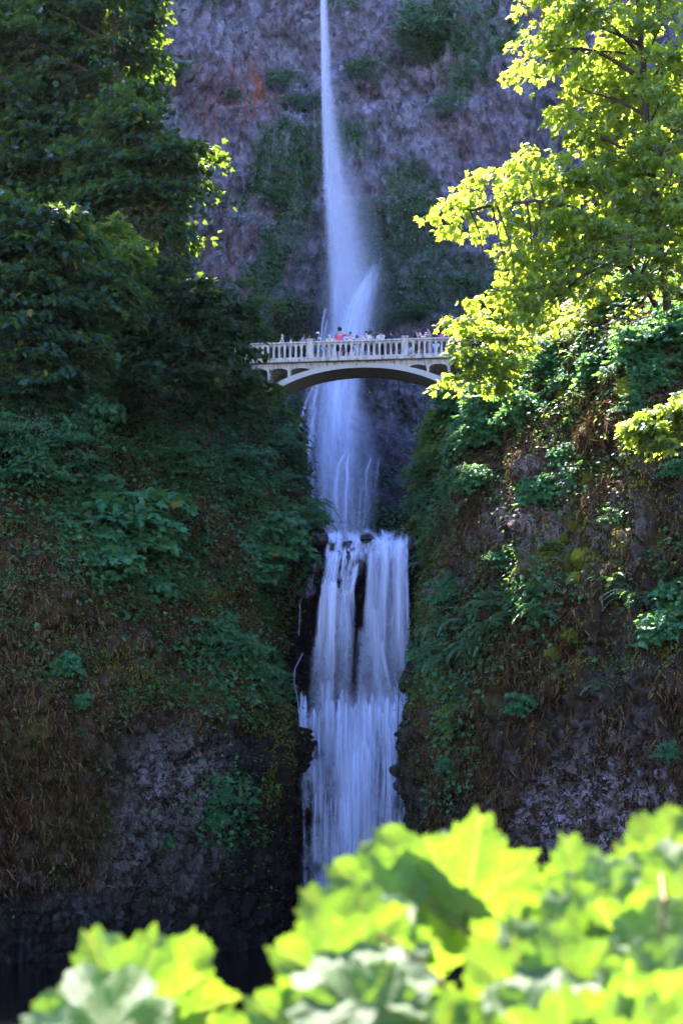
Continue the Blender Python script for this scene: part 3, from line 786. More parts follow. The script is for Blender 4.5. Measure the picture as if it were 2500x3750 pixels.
# ------------------------------------------------------------------ the footbridge
BR_C = P(1315, 1322, 79.0)
BR_RZ = math.radians(-4.9)
def build_bridge():
    root = empty('arch_bridge', BR_C, BR_RZ)
    tag(root, 'pale concrete arch footbridge crossing in front of the tall waterfall', 'bridge')
    x0, x1, W = -8.6, 9.0, 2.5
    arch = lambda x: -0.06 - 0.036 * x * x - 0.0004 * x ** 4
    depth = lambda x: 0.26 + 0.006 * x * x
    # deck
    mb = MB(); mb.box(x0, x1, -0.10, W + 0.10, 0.03, 0.17); mb.build('deck', M['concrete'], root, bevel=0.015)
    # rib
    xs = np.linspace(-6.9, 7.2, 61)
    mb = MB()
    top = [(x, arch(x)) for x in xs]; bot = [(x, arch(x) - depth(x)) for x in xs]
    V = [(x, y, z) for y in (0.12, 1.85) for (x, z) in top + bot]
    n = len(xs); N2 = 2 * n
    Q = []
    for i in range(n - 1):
        Q += [(i, n + i, n + i + 1, i + 1), (N2 + i, N2 + i + 1, N2 + n + i + 1, N2 + n + i), (i, i + 1, N2 + i + 1, N2 + i), (n + i, N2 + n + i, N2 + n + i + 1, n + i + 1)]
    Q += [(0, N2, N2 + n, n), (n - 1, N2 - 1 + 0, N2 + N2 - 1, N2 + n - 1)]
    mb.add(V, Q); mb.build('arch_rib', M['rib'], root, bevel=0.012)
    # spandrel: columns with round openings between them, wall over the crown
    cols = [-7.35, -6.2, -5.08, -3.94, 3.79, 4.95, 6.1, 7.25]
    for side_cols in (cols[:4], cols[4:]):
        for c in side_cols:
            mb = MB(); mb.box(c - 0.075, c + 0.075, 0.15, 1.80, max(arch(c) - 0.05, -3.5), -0.42); mb.build('spandrel_column', M['concrete'], root, bevel=0.01)
    ztop = 0.028
    def span(xa, xb):
        r = (xb - xa) / 2; cx = (xa + xb) / 2; zc = -0.42
        prof = []
        m = 14
        for i in range(m + 1):
            th = math.pi * i / m
            x = cx - r * math.cos(th)
            prof.append((x, max(zc + 0.19 * math.sin(th), arch(x) - 0.02)))
        mb = MB()
        V = []; Q = []
        for (x, z) in prof:
            for y in (0.14, 1.82):
                V += [(x, y, z), (x, y, ztop)]
        for i in range(m):
            a = i * 4; b = a + 4
            Q += [(a, b, b + 1, a + 1), (a + 2, a + 3, b + 3, b + 2), (a, a + 2, b + 2, b)]
        mb.add(V, Q); mb.build('spandrel_arch', M['concrete'], root)
    bl = [-8.5, -7.35 - 0.075]
    for a, b in ((-8.5, -7.425), (-7.275, -6.275), (-6.125, -5.155), (-5.005, -4.015), (-3.865, -2.75), (2.75, 3.715), (3.865, 4.875), (5.025, 6.025), (6.175, 7.175), (7.325, 8.6)):
        span(a, b)
    for c in cols:
        mb = MB(); mb.box(c - 0.075, c + 0.075, 0.142, 1.818, -0.42, ztop); mb.build('column_head', M['concrete'], root)
    mb = MB()
    xs2 = np.linspace(-2.75, 2.75, 25)
    V = []; Q = []
    for x in xs2:
        for y in (0.14, 1.82): V += [(x, y, arch(x) - 0.03), (x, y, ztop)]
    for i in range(24):
        a = i * 4; b = a + 4
        Q += [(a, b, b + 1, a + 1), (a + 2, a + 3, b + 3, b + 2)]
    mb.add(V, Q); mb.build('crown_wall', M['concrete'], root)
    # abutments set into the rock on either side
    mb = MB(); mb.box(-10.2, -6.7, 0.10, 1.9, -4.6, 0.026); mb.build('abutment', M['rib'], root, bevel=0.03)
    mb = MB(); mb.box(7.0, 10.4, 0.10, 1.9, -4.6, 0.026); mb.build('abutment', M['rib'], root, bevel=0.03)
    # drain spout at the crown
    mb = MB(); mb.tube([(-0.15, 0.12, -0.12), (-0.15, -0.02, -0.13), (-0.15, -0.05, -0.26)], [0.025, 0.025, 0.02], 8); mb.build('drain_spout', plain('iron', (0.05, 0.045, 0.04), 0.6), root)
    posts = [-8.05, -2.76, 2.53, 7.82]
    pitch = (posts[2] - posts[1]) / 17.0
    # one baluster: swelling foot, slim shaft with a band, spreading into half arches
    prof = [(0.082, 0.0), (0.082, 0.05), (0.064, 0.075), (0.058, 0.30), (0.056, 0.515), (0.068, 0.525), (0.068, 0.56), (0.060, 0.572)]
    for i in range(8):
        th = (i / 7) * math.pi / 2
        prof.append((0.060 + (pitch / 2 - 0.060) * (1 - math.cos(th)), 0.575 + 0.125 * math.sin(th)))
    prof.append((pitch / 2, 0.712))
    poly = [(w, z) for w, z in prof] + [(-w, z) for w, z in reversed(prof)]
    bm = MB()
    k = len(prof)
    V = [(s * w, y, z) for y in (-0.065, 0.065) for (w, z) in prof for s in (-1, 1)]
    Q = []
    for y in (0, 1):
        o = y * 2 * k
        for i in range(k - 1):
            q = (o + 2 * i, o + 2 * i + 1, o + 2 * i + 3, o + 2 * i + 2)
            Q.append(q if y == 0 else q[::-1])
    o = 2 * k
    for i in range(k - 1):
        Q += [(2 * i, 2 * i + 2, o + 2 * i + 2, o + 2 * i), (2 * i + 1, o + 2 * i + 1, o + 2 * i + 3, 2 * i + 3)]
    bm.add(V, Q)
    bal_me = bm.mesh('baluster'); bal_me.materials.append(M['concrete'])
    for yc, cat in ((0.06, 'front'), (W - 0.06, 'rear')):
        rail = MB(); rail.box(x0, x1, yc - 0.075, yc + 0.075, 0.985, 1.055)
        cap = MB()
        cp = [(-0.12, 1.055), (-0.135, 1.085), (-0.135, 1.12), (-0.10, 1.165), (0.10, 1.165), (0.135, 1.12), (0.135, 1.085), (0.12, 1.055)]
        V = [(x, yc + a, z) for x in (x0, x1) for a, z in cp]
        Q = [(i, 8 + i, 8 + (i + 1) % 8, (i + 1) % 8) for i in range(8)]
        cap.add(V, Q)
        ro = rail.build('railing', M['concrete'], root)
        cap.build('handrail', M['concrete'], ro)
        curb = MB(); curb.box(x0, x1, yc - 0.13, yc + 0.13, 0.172, 0.272); curb.build('curb', M['concrete'], ro, bevel=0.012)
        for j in range(3):
            for i in range(17):
                xc = posts[j] + (i + 0.5) * pitch
                if i == 0 or i == 16:
                    pass
                b = bpy.data.objects.new('baluster', bal_me); COL.objects.link(b); b.parent = ro
                b.location = (xc, yc, 0.272)
        for pxx in posts:
            pm = MB(); pm.box(pxx - 0.17, pxx + 0.17, yc - 0.17, yc + 0.17, 0.174, 1.18)
            po = pm.build('post', M['concrete'], ro, bevel=0.01)
            c2 = MB()
            for (h0, h1, w) in ((1.18, 1.20, 0.185), (1.20, 1.27, 0.20), (1.27, 1.295, 0.17)):
                c2.box(pxx - w, pxx + w, yc - w, yc + w, h0, h1 - 0.0015)
            c2.build('post_cap', M['concrete'], po, bevel=0.008)
    return root
bridge = build_bridge()
DECK_Z = 0.172

# ------------------------------------------------------------------ people on the bridge
def skin_obj(name, verts, edges, radii, mat, parent, sub=1):
    me = bpy.data.meshes.new(name)
    me.from_pydata([tuple(v) for v in verts], edges, [])
    o = bpy.data.objects.new(name, me); COL.objects.link(o)
    me.materials.append(mat)
    if parent is not None: o.parent = parent
    sk = o.modifiers.new('skin', 'SKIN'); sk.use_smooth_shade = True
    if not me.skin_vertices: me.attributes  # created with the modifier below
    if not me.skin_vertices:
        bpy.context.view_layer.objects.active = o
    lay = me.skin_vertices[0].data if me.skin_vertices else None
    if lay is None: return o
    for i, r in enumerate(radii):
        lay[i].radius = r if hasattr(r, '__len__') else (r, r)
        lay[i].use_root = (i == 0)
    ss = o.modifiers.new('sub', 'SUBSURF'); ss.levels = sub; ss.render_levels = sub
    return o

def tube_body(mb, chain, rad, n=8, flat=None):
    """closed tapered limb"""
    p = curve(chain, len(chain) * 3); r = np.interp(np.linspace(0, len(chain) - 1, len(p)), np.arange(len(chain)), rad)
    V, Q = tube_arrays(p, r, n)
    mb.add(V, Q)

SKIN = [(0.50, 0.31, 0.22), (0.33, 0.19, 0.12), (0.58, 0.38, 0.28), (0.22, 0.12, 0.08)]

def person(label, u, dy, h, heading, shirt, pants, hair, skin=0, pose='rail', lean=(0.0, 0.0), hat=None, longhair=False, shorts=True, stripes=None, bag=None, sleeves=True):
    """u: photograph column; dy: metres behind the front rail; heading 0 looks away from the camera, positive turns to the left"""
    # foot position on the deck
    xl = (u - 1315) / 66.0
    for _ in range(3):
        w = BR_C + Matrix.Rotation(BR_RZ, 3, 'Z') @ Vector((xl, dy, 0))
        uu = 1250 + w.x / w.y * F
        xl += (u - uu) / 66.0
    loc = BR_C + Matrix.Rotation(BR_RZ, 3, 'Z') @ Vector((xl, dy, DECK_Z))
    root = empty('person', loc, BR_RZ + math.radians(heading))
    tag(root, label, 'person', 'visitors on the bridge')
    s = h / 1.75
    lx, ly = lean
    def pt(x, y, z):
        k = max(0.0, z - 0.9)
        return (x * s + lx * k, y * s + ly * k, z * s)
    sk_m = plain('skin_%d' % skin, SKIN[skin], 0.55)
    V = []; E = []; R = []
    def add(p, r, par=None):
        V.append(pt(*p)); R.append(tuple(q * s for q in r) if hasattr(r, '__len__') else r * s)
        if par is not None: E.append((par, len(V) - 1))
        return len(V) - 1
    pel = add((0, 0, 0.95), (0.145, 0.10)); sp = add((0, 0.0, 1.13), (0.125, 0.09), pel); ch = add((0, 0.0, 1.32), (0.155, 0.10), sp)
    ne = add((0, -0.005, 1.465), 0.055, ch); jaw = add((0, 0.025, 1.555), (0.066, 0.072), ne); br_ = add((0, 0.015, 1.645), (0.078, 0.092), jaw); add((0, 0.01, 1.715), (0.055, 0.065), br_)
    arms = {}
    if pose == 'rail':
        arms = {-1: [(-0.27, 0.10, 1.18), (-0.20, 0.34, 1.08)], 1: [(0.27, 0.10, 1.18), (0.20, 0.34, 1.08)]}
    elif pose == 'down':
        arms = {-1: [(-0.26, -0.02, 1.12), (-0.25, 0.05, 0.87)], 1: [(0.26, -0.02, 1.12), (0.25, 0.05, 0.87)]}
    elif pose == 'point':
        arms = {-1: [(-0.26, -0.02, 1.12), (-0.25, 0.05, 0.87)], 1: [(0.34, 0.16, 1.44), (0.50, 0.34, 1.52)]}
    elif pose == 'raise':
        arms = {-1: [(-0.27, 0.10, 1.18), (-0.12, 0.30, 1.30)], 1: [(0.30, 0.16, 1.56), (0.08, 0.26, 1.66)]}
    elif pose == 'lean':
        arms = {-1: [(-0.25, 0.16, 1.14), (-0.10, 0.36, 1.06)], 1: [(0.25, 0.16, 1.14), (0.10, 0.36, 1.06)]}
    for sd in (-1, 1):
        el, wr = arms[sd]
        a = add((0.175 * sd, -0.005, 1.40), 0.058, ch); b = add(el, 0.042, a); c = add(wr, 0.030, b)
        d = np.array(wr) - np.array(el); d = d / np.linalg.norm(d)
        side = np.cross(d, (0, 0, 1)); side /= np.linalg.norm(side) + 1e-9
        palm = add(tuple(np.array(wr) + d * 0.07), (0.036, 0.018), c)
        for f in range(4):
            base = np.array(wr) + d * 0.13 + side * (f - 1.5) * 0.021
            tip = base + d * (0.055 + 0.012 * (1 - abs(f - 1.5))) + np.array((0, 0, -0.018))
            q = add(tuple(base), 0.009, palm); add(tuple(tip), 0.0075, q)
        th = add(tuple(np.array(wr) + d * 0.05 - side * 0.045 * sd), 0.010, palm); add(tuple(np.array(wr) + d * 0.10 - side * 0.055 * sd), 0.008, th)
        hp = add((0.09 * sd, 0.0, 0.88), 0.088, pel); kn = add((0.10 * sd, 0.02, 0.49), 0.056, hp); an = add((0.105 * sd, -0.01, 0.09), 0.038, kn); add((0.115 * sd, 0.10, 0.035), (0.042, 0.028), an)
    body = skin_obj('body', V, E, R, sk_m, root)
    # clothing
    def cm(c): return plain('cloth_%02d_%02d_%02d' % tuple(int(round(x * 99)) for x in c), c, 0.9, tuple(x * 0.8 for x in c), 25.0, 0.1)
    V, E, R = [], [], []
    p0 = add((0, 0, 0.90), (0.165, 0.125)); p1 = add((0, 0, 1.10), (0.145, 0.108), p0); p2 = add((0, 0, 1.32), (0.172, 0.118), p1); add((0, 0, 1.43), (0.075, 0.07), p2)
    for sd in (-1, 1):
        el, wr = arms[sd]
        a = add((0.175 * sd, -0.005, 1.40), 0.075, p2)
        e = np.array(el); a0 = np.array((0.175 * sd, -0.005, 1.40))
        add(tuple(a0 + (e - a0) * (0.75 if sleeves else 0.15)), 0.064, a)
    so = skin_obj('shirt', V, E, R, stripes or cm(shirt), root)
    V, E, R = [], [], []
    p0 = add((0, 0, 0.97), (0.158, 0.115)); p1 = add((0, 0, 0.88), (0.160, 0.118), p0)
    for sd in (-1, 1):
        a = add((0.09 * sd, 0.0, 0.80), 0.104, p1); b = add((0.10 * sd, 0.015, 0.50), 0.085, a)
        if not shorts: add((0.105 * sd, -0.01, 0.10), 0.068, b)
    skin_obj('shorts' if shorts else 'trousers', V, E, R, cm(pants), root)
    for sd in (-1, 1):
        V, E, R = [], [], []
        a = add((0.108 * sd, -0.05, 0.045), (0.045, 0.045)); b = add((0.112 * sd, 0.05, 0.045), (0.050, 0.042), a); add((0.118 * sd, 0.16, 0.035), (0.044, 0.032), b)
        skin_obj('shoe', V, E, R, cm((0.08, 0.08, 0.09)), root)
    # hair, face
    V, E, R = [], [], []
    if longhair:
        a = add((0, -0.02, 1.70), (0.085, 0.085)); b = add((0, -0.055, 1.60), (0.098, 0.075), a); c = add((0, -0.10, 1.42), (0.11, 0.05), b); add((0, -0.115, 1.27), (0.09, 0.04), c)
    else:
        a = add((0, 0.005, 1.712), (0.078, 0.090)); b = add((0, -0.035, 1.64), (0.088, 0.072), a); add((0, -0.045, 1.575), (0.066, 0.05), b)
    skin_obj('hair', V, E, R, plain('hair_%02d_%02d' % (int(hair[0] * 99), int(hair[2] * 99)), hair, 0.6), root)
    for sd in (-1, 1):
        mb = MB(); c = pt(0.033 * sd, 0.103, 1.635)
        mb.tube([(c[0], c[1] - 0.008, c[2]), (c[0], c[1], c[2]), (c[0], c[1] + 0.006, c[2])], [0.012 * s, 0.012 * s, 0.003], 8)
        mb.build('eye', plain('eye_dark', (0.02, 0.015, 0.012), 0.3), root, True)
    mb = MB()
    c = np.array(pt(0, 0.105, 1.60))
    mb.add([c + (0, -0.01, 0.045), c + (-0.016, -0.012, -0.01), c + (0.016, -0.012, -0.01), c + (0, 0.028, -0.006)], None, [(0, 1, 3), (0, 3, 2), (1, 2, 3), (0, 2, 1)])
    mb.build('nose', sk_m, root, True)
    if hat:
        kind, colr = hat
        mb = MB()
        zc = 1.70
        cc = np.array(pt(0, 0.005, zc))
        ring = []
        for i, (r, z) in enumerate([(0.112, -0.02), (0.110, 0.03), (0.092, 0.075), (0.05, 0.10), (0.004, 0.108)]):
            ring.append([(cc[0] + math.cos(t) * r * s, cc[1] + math.sin(t) * r * 1.1 * s, cc[2] + z * s) for t in np.linspace(0, 2 * math.pi, 14, endpoint=False)])
        Vh = np.array(ring).reshape(-1, 3)
        Qh = [(i * 14 + j, i * 14 + (j + 1) % 14, (i + 1) * 14 + (j + 1) % 14, (i + 1) * 14 + j) for i in range(4) for j in range(14)]
        mb.add(Vh, Qh)
        hm = cm(colr)
        ho = mb.build('cap' if kind == 'cap' else 'sun_hat', hm, root, True)
        mb = MB()
        if kind == 'cap':
            pts = [(cc[0] + math.cos(t) * 0.10 * s, cc[1] + (0.02 + math.sin(t) * 0.20) * s, cc[2] - (0.015 + 0.02 * math.sin(t)) * s) for t in np.linspace(0.1, math.pi - 0.1, 10)]
            base = [(p[0], p[1], p[2] - 0.008) for p in pts]
            Vb = np.array(pts + base + [(cc[0], cc[1], cc[2] - 0.01)])
            T = [(i, i + 1, 20) for i in range(9)] + [(10 + i + 1, 10 + i, 20) for i in range(9)]
            mb.add(Vb, [(i, 10 + i, 11 + i, i + 1) for i in range(9)], T)
            mb.build('brim', hm, ho, True)
        else:
            t = np.linspace(0, 2 * math.pi, 18, endpoint=False)
            inner = np.stack([cc[0] + np.cos(t) * 0.105 * s, cc[1] + np.sin(t) * 0.115 * s, 0 * t + cc[2] - 0.02 * s], -1)
            outer = np.stack([cc[0] + np.cos(t) * 0.175 * s, cc[1] + np.sin(t) * 0.185 * s, 0 * t + cc[2] - 0.055 * s], -1)
            mb.add(np.concatenate([inner, outer]), [(i, (i + 1) % 18, 18 + (i + 1) % 18, 18 + i) for i in range(18)])
            mb.build('brim', hm, ho, True)
    if bag == 'backpack':
        V, E, R = [], [], []
        a = add((0, -0.17, 1.02), (0.13, 0.075)); b = add((0, -0.19, 1.20), (0.145, 0.09), a); add((0, -0.165, 1.37), (0.11, 0.065), b)
        skin_obj('backpack', V, E, R, cm((0.62, 0.03, 0.09)), root)
        for sd in (-1, 1):
            mb = MB(); mb.tube([pt(0.09 * sd, -0.11, 1.42), pt(0.11 * sd, 0.02, 1.47), pt(0.11 * sd, 0.13, 1.35), pt(0.12 * sd, 0.10, 1.12)], [0.02] * 4, 6); mb.build('shoulder_strap', cm((0.62, 0.03, 0.09)), root, True)
    if bag == 'strap':
        mb = MB(); mb.tube([pt(-0.12, -0.08, 1.44), pt(-0.02, -0.125, 1.30), pt(0.10, -0.13, 1.10), pt(0.17, -0.08, 0.95)], [0.014] * 4, 6); mb.build('bag_strap', cm((0.05, 0.05, 0.09)), root, True)
    return root

def stripe_material(name, a, b, freq):
    t = NT(name)
    sep = t.n('ShaderNodeSeparateXYZ'); t.l(t.obj_coord(), sep.inputs[0])
    w = t.math('SINE', t.math('MULTIPLY', sep.outputs[2], freq))
    return t.done(t.principled(t.mix(t.step(w, -0.15, 0.15), a, b), 0.9, None, 0.1))
def blotch_material(name, a, b):
    t = NT(name)
    return t.done(t.principled(t.mix(t.step(t.noise(t.obj_coord(), 9.0, 2), 0.46, 0.52), a, b), 0.9, None, 0.1))
BLUE_STRIPE = stripe_material('blue_white_stripes', (0.72, 0.74, 0.76), (0.10, 0.25, 0.48), 46.0)
RED_STRIPE = stripe_material('red_white_stripes', (0.74, 0.70, 0.70), (0.58, 0.05, 0.10), 60.0)
PURPLE = blotch_material('purple_print', (0.08, 0.03, 0.22), (0.48, 0.38, 0.66))

BLACK = (0.02, 0.018, 0.018); BROWN = (0.06, 0.032, 0.02); GREY = (0.36, 0.34, 0.32); WHITE = (0.66, 0.64, 0.60)
person('grey haired man in pale grey shirt at the left end of the railing', 1027, 0.55, 1.70, -78, (0.52, 0.53, 0.57), (0.10, 0.10, 0.13), GREY, 0, 'rail', (0.0, 0.15))
person('short dark haired visitor in pale mint top beside the grey shirted man', 1063, 0.60, 1.48, -60, (0.60, 0.72, 0.66), (0.16, 0.17, 0.32), BLACK, 2, 'down')
person('man in dusty blue shirt leaning forward left of the red backpack', 1100, 0.75, 1.72, -55, (0.14, 0.25, 0.42), (0.13, 0.10, 0.08), BROWN, 1, 'rail', (0.05, 0.22))
person('visitor in black shirt carrying a red backpack behind the left post', 1131, 0.75, 1.74, -50, (0.03, 0.03, 0.035), (0.05, 0.05, 0.06), BLACK, 3, 'down', (0, 0.0), None, False, False, None, 'backpack')
person('woman in white sun hat and purple patterned top right of the left post', 1161, 0.50, 1.68, -30, (0.2, 0.1, 0.4), (0.10, 0.22, 0.42), BLACK, 2, 'rail', (0, 0.08), ('sun', (0.75, 0.75, 0.78)), True, True, PURPLE)
person('white haired visitor in lime yellow shirt and cream trousers at the railing', 1206, 0.45, 1.58, 5, (0.66, 0.80, 0.22), (0.62, 0.60, 0.52), WHITE, 0, 'rail', (0, 0.15), None, False, False)
person('tall man in coral red shirt and black cap pointing to the right', 1243, 0.50, 1.88, 0, (0.74, 0.10, 0.16), (0.03, 0.03, 0.04), BLACK, 0, 'point', (0, 0), ('cap', (0.02, 0.02, 0.025)))
person('child with dark hair peeping over the rail right of the coral shirt', 1263, 0.90, 1.36, 0, (0.38, 0.06, 0.12), (0.30, 0.05, 0.10), BROWN, 1, 'down')
person('man in blue and white striped shirt beside the coral shirted man', 1282, 0.55, 1.72, 8, (0.6, 0.6, 0.7), (0.03, 0.03, 0.04), BROWN, 0, 'rail', (0, 0.05), None, False, True, BLUE_STRIPE)
person('child in red cap, red shirt and white shorts', 1307, 0.55, 1.45, 10, (0.66, 0.03, 0.08), (0.70, 0.70, 0.74), BROWN, 2, 'rail', (0, 0), ('cap', (0.55, 0.02, 0.10)))
person('dark haired woman in white top with a dark bag strap across it', 1341, 0.45, 1.70, -5, (0.74, 0.73, 0.78), (0.10, 0.10, 0.16), BROWN, 2, 'rail', (0, 0.05), None, False, True, None, 'strap')
person('man in grey shirt and dark cap bending towards the woman in white', 1366, 0.75, 1.78, 55, (0.38, 0.39, 0.40), (0.05, 0.05, 0.06), BROWN, 1, 'down', (0, 0.25), ('cap', (0.05, 0.05, 0.06)))
person('woman in white top holding one arm up to her head', 1394, 0.45, 1.66, 25, (0.74, 0.72, 0.76), (0.03, 0.03, 0.035), BROWN, 0, 'raise', (0, 0.05), None, False, False)
person('man in navy shirt bending to the left beside the right post', 1450, 0.70, 1.72, 75, (0.025, 0.035, 0.10), (0.12, 0.09, 0.08), BLACK, 1, 'lean', (0, 0.42))
person('man in black shirt left of the woman with long hair', 1530, 0.70, 1.76, 40, (0.02, 0.02, 0.03), (0.10, 0.11, 0.05), BROWN, 0, 'rail', (0, 0.12))
person('woman with long dark hair over a red and white striped top', 1549, 0.48, 1.80, -8, (0.6, 0.2, 0.2), (0.30, 0.10, 0.09), (0.03, 0.015, 0.02), 2, 'rail', (0, 0.03), None, True, True, RED_STRIPE)
person('man in olive green shirt leaning beside the woman with long hair', 1574, 0.60, 1.84, 60, (0.20, 0.21, 0.15), (0.55, 0.53, 0.55), BROWN, 0, 'rail', (0, 0.15), None, False, False)
person('visitor in magenta top half hidden by the bright leaves at the right', 1618, 0.50, 1.62, 20, (0.58, 0.03, 0.50), (0.10, 0.10, 0.12), BROWN, 1, 'rail', (0, 0.1))
person('visitor in white shirt and white trousers seen between the right balusters', 1595, 1.7, 1.55, 170, (0.74, 0.74, 0.76), (0.66, 0.66, 0.70), GREY, 0, 'down', (0, 0), None, False, False)
person('child in white shirt seen through balusters right of the right post', 1502, 1.6, 1.30, 150, (0.76, 0.76, 0.78), (0.04, 0.04, 0.05), BLACK, 1, 'down')
person('child in pale blue shirt between the balusters at the left end', 1043, 1.5, 1.20, 100, (0.50, 0.55, 0.80), (0.03, 0.03, 0.05), BROWN, 2, 'down')
person('visitor in denim blue dress between balusters below the sun hat', 1184, 1.6, 1.42, 160, (0.35, 0.40, 0.50), (0.30, 0.33, 0.42), GREY, 0, 'down')
person('short visitor in rust red behind the balusters left of the right post', 1452, 1.75, 1.30, 190, (0.30, 0.12, 0.10), (0.16, 0.12, 0.10), BROWN, 1, 'down')

# ------------------------------------------------------------------ leaves
def maple_template():
    half = [(0.0, 0.0), (0.20, -0.06), (0.46, 0.10), (0.26, 0.24), (0.52, 0.56), (0.22, 0.50), (0.16, 0.74)]
    out = [half[0]] + half[1:] + [(0.0, 1.0)] + [(-x, y) for x, y in reversed(half[1:])]
    V = np.array([(x, y, -0.35 * abs(x) - 0.22 * y * y) for x, y in out] + [(0, 0.34, 0.0)])
    n = len(out)
    T = [(n, i, (i + 1) % n) for i in range(n)]
    return V, np.array(T)
def oval_template():
    V = np.array([(0, 0, 0), (0.30, 0.42, -0.10), (0, 1, -0.18), (-0.30, 0.42, -0.10), (0, 0.45, 0.03)])
    return V, np.array([(4, 0, 1), (4, 1, 2), (4, 2, 3), (4, 3, 0)])
def diamond_template():
    V = np.array([(0, 0, 0), (0.32, 0.45, -0.08), (0, 1, -0.12), (-0.32, 0.45, -0.08)])
    return V, np.array([(0, 1, 2), (0, 2, 3)])
def blade_template():
    V = np.array([(-0.5, 0, 0), (0.5, 0, 0), (0.3, 0.5, 0.08), (-0.3, 0.5, 0.08), (0, 1, 0.0)])
    return V, np.array([(0, 1, 2), (0, 2, 3), (3, 2, 4)])
T_MAPLE, T_OVAL, T_DIA, T_BLADE = maple_template(), oval_template(), diamond_template(), blade_template()

def unit(a):
    return a / (np.linalg.norm(a, axis=-1, keepdims=True) + 1e-9)

def place_leaves(pos, nrm, head, size, tmpl, wid=1.0, rng=RNG):
    """pos,nrm,head (N,3): leaf base, leaf upper face, direction of the tip"""
    Vt, Tt = tmpl
    nrm = unit(nrm); yv = unit(head - nrm * np.sum(head * nrm, -1, keepdims=True)); xv = np.cross(yv, nrm)
    V = pos[:, None, :] + size[:, None, None] * (Vt[None, :, 0, None] * wid * xv[:, None, :] + Vt[None, :, 1, None] * yv[:, None, :] + Vt[None, :, 2, None] * nrm[:, None, :])
    n = len(pos); k = len(Vt)
    T = (Tt[None] + (np.arange(n) * k)[:, None, None]).reshape(-1, 3)
    rnd = np.repeat(rng.random(n), k)
    return V.reshape(-1, 3), T, rnd

def sprays(centers, outdirs, radius, n_leaf, size, tmpl, rng, droop=0.35, tilt=0.45, up=0.8):
    """flat drooping fans of leaves, as broadleaf twigs hold them"""
    m = len(centers)
    c = np.repeat(centers, n_leaf, 0); od = np.repeat(outdirs, n_leaf, 0); rad = np.repeat(radius, n_leaf)
    N = m * n_leaf
    side = np.stack([-od[:, 1], od[:, 0], 0 * od[:, 0]], -1)
    a = rng.uniform(-0.55, 1.0, N); b = rng.normal(0, 0.45, N) * (1.05 - 0.4 * np.abs(a))
    r2 = a * a + b * b
    pos = c + od * (a * rad)[:, None] + side * (b * rad)[:, None]
    pos[:, 2] += rng.normal(0, 0.10, N) * rad - droop * rad * np.clip(r2, 0, 2) * np.where(a > 0, 1, 0.4)
    nr = np.stack([0 * a, 0 * a, 0 * a + up], -1) + od * (0.35 * a + 0.15)[:, None] + rng.normal(0, tilt, (N, 3))
    hd = od * 0.8 + side * (b * 1.2)[:, None] + rng.normal(0, 0.45, (N, 3)); hd[:, 2] -= 0.45
    sz = size * rng.uniform(0.6, 1.25, N)
    return place_leaves(pos, nr, hd, sz, tmpl, 1.0, rng)

def tree(name, label, cat, trunk, clumps, mat, leaf=0.22, seed=1, spray_r=(0.45, 0.8), n_leaf=36, trunk_r=(0.2, 0.05), tmpl=None, group=None, dens=1.0, droop=0.35, tilt=0.45, layer=0.0):
    """trunk: photograph points (u,v,Y); clumps: (u,v,Y,ru,rv,depth in m,number of sprays)"""
    rng = np.random.default_rng(seed)
    tp = np.array([P(*t) for t in trunk])
    root = empty(name, tuple(tp[0]))
    tag(root, label, cat, group)
    org = tp[0]
    tcur = curve(tp, 40)
    tcur[1:-1] += rng.normal(0, 0.02, (38, 3))
    trad = np.interp(np.linspace(0, 1, 40), [0, 1], trunk_r)
    mbt = MB(); mbt.tube(tcur - org, trad, 9)
    mbt.build('trunk', M['bark'], root, True)
    mbb = MB()
    Vs, Ts, Rs, n = [], [], [], 0
    for (u, v, Y, ru, rv, dp, ns) in clumps:
        c = np.array(P(u, v, Y)); rx = ru / F * Y; rz = rv / F * Y
        k = max(2, int(ns * dens))
        d = rng.normal(0, 1, (k, 3)); d = unit(d) * (rng.random(k) ** 0.45)[:, None]
        pos = c + d * np.array([rx, dp, rz])
        if layer > 0:
            pos[:, 2] = (np.round(pos[:, 2] / layer + 0.15 * np.sin(pos[:, 0] * 1.3)) + rng.normal(0, 0.30, k)) * layer
        # nearest place on the trunk below the clump
        i = int(np.argmin(np.linalg.norm(tcur - (c - np.array([0, 0, 0.4 * rz + 0.8])), axis=1)))
        a = tcur[i]
        L = np.linalg.norm(c - a)
        mid = (a + c) / 2 + np.array([0, 0, 0.10 * L]) + rng.normal(0, 0.06 * L + 0.02, 3)
        limb = curve([a, mid, c], 14)
        r0 = min(trad[i] * 0.8, 0.018 * L + 0.02)
        mbb.tube(limb - org, np.linspace(r0, r0 * 0.3, 14), 6)
        out = pos - a; out[:, 2] *= 0.15
        out += rng.normal(0, 0.35, (k, 3)) * np.linalg.norm(out, axis=1, keepdims=True) * np.array([1, 1, 0.1])
        od = unit(out * np.array([1, 1, 0.0]) + 1e-4)
        rad = rng.uniform(*spray_r, k)
        for q in range(k):
            j = rng.integers(6, 14)
            s0 = limb[j]; s1 = pos[q] + od[q] * rad[q] * 0.5 - np.array([0, 0, 0.06])
            sm = (s0 + s1) / 2 + np.array([0, 0, 0.1]) + rng.normal(0, 0.05, 3)
            mbb.tube(np.array([s0, sm, s1]) - org, [r0 * 0.3, r0 * 0.2, 0.006], 4)
        V, T, R = sprays(pos - org, od, rad, n_leaf, leaf, tmpl or T_MAPLE, rng, droop, tilt)
        Vs.append(V); Ts.append(T + n); Rs.append(R); n += len(V)
    mbb.build('limbs', M['bark'], root, True)
    me = mesh_np('crown', np.concatenate(Vs), [np.concatenate(Ts)], {'rnd': np.concatenate(Rs)}, None, False)
    tag(link('crown', me, mat, root), kind='stuff')
    return root

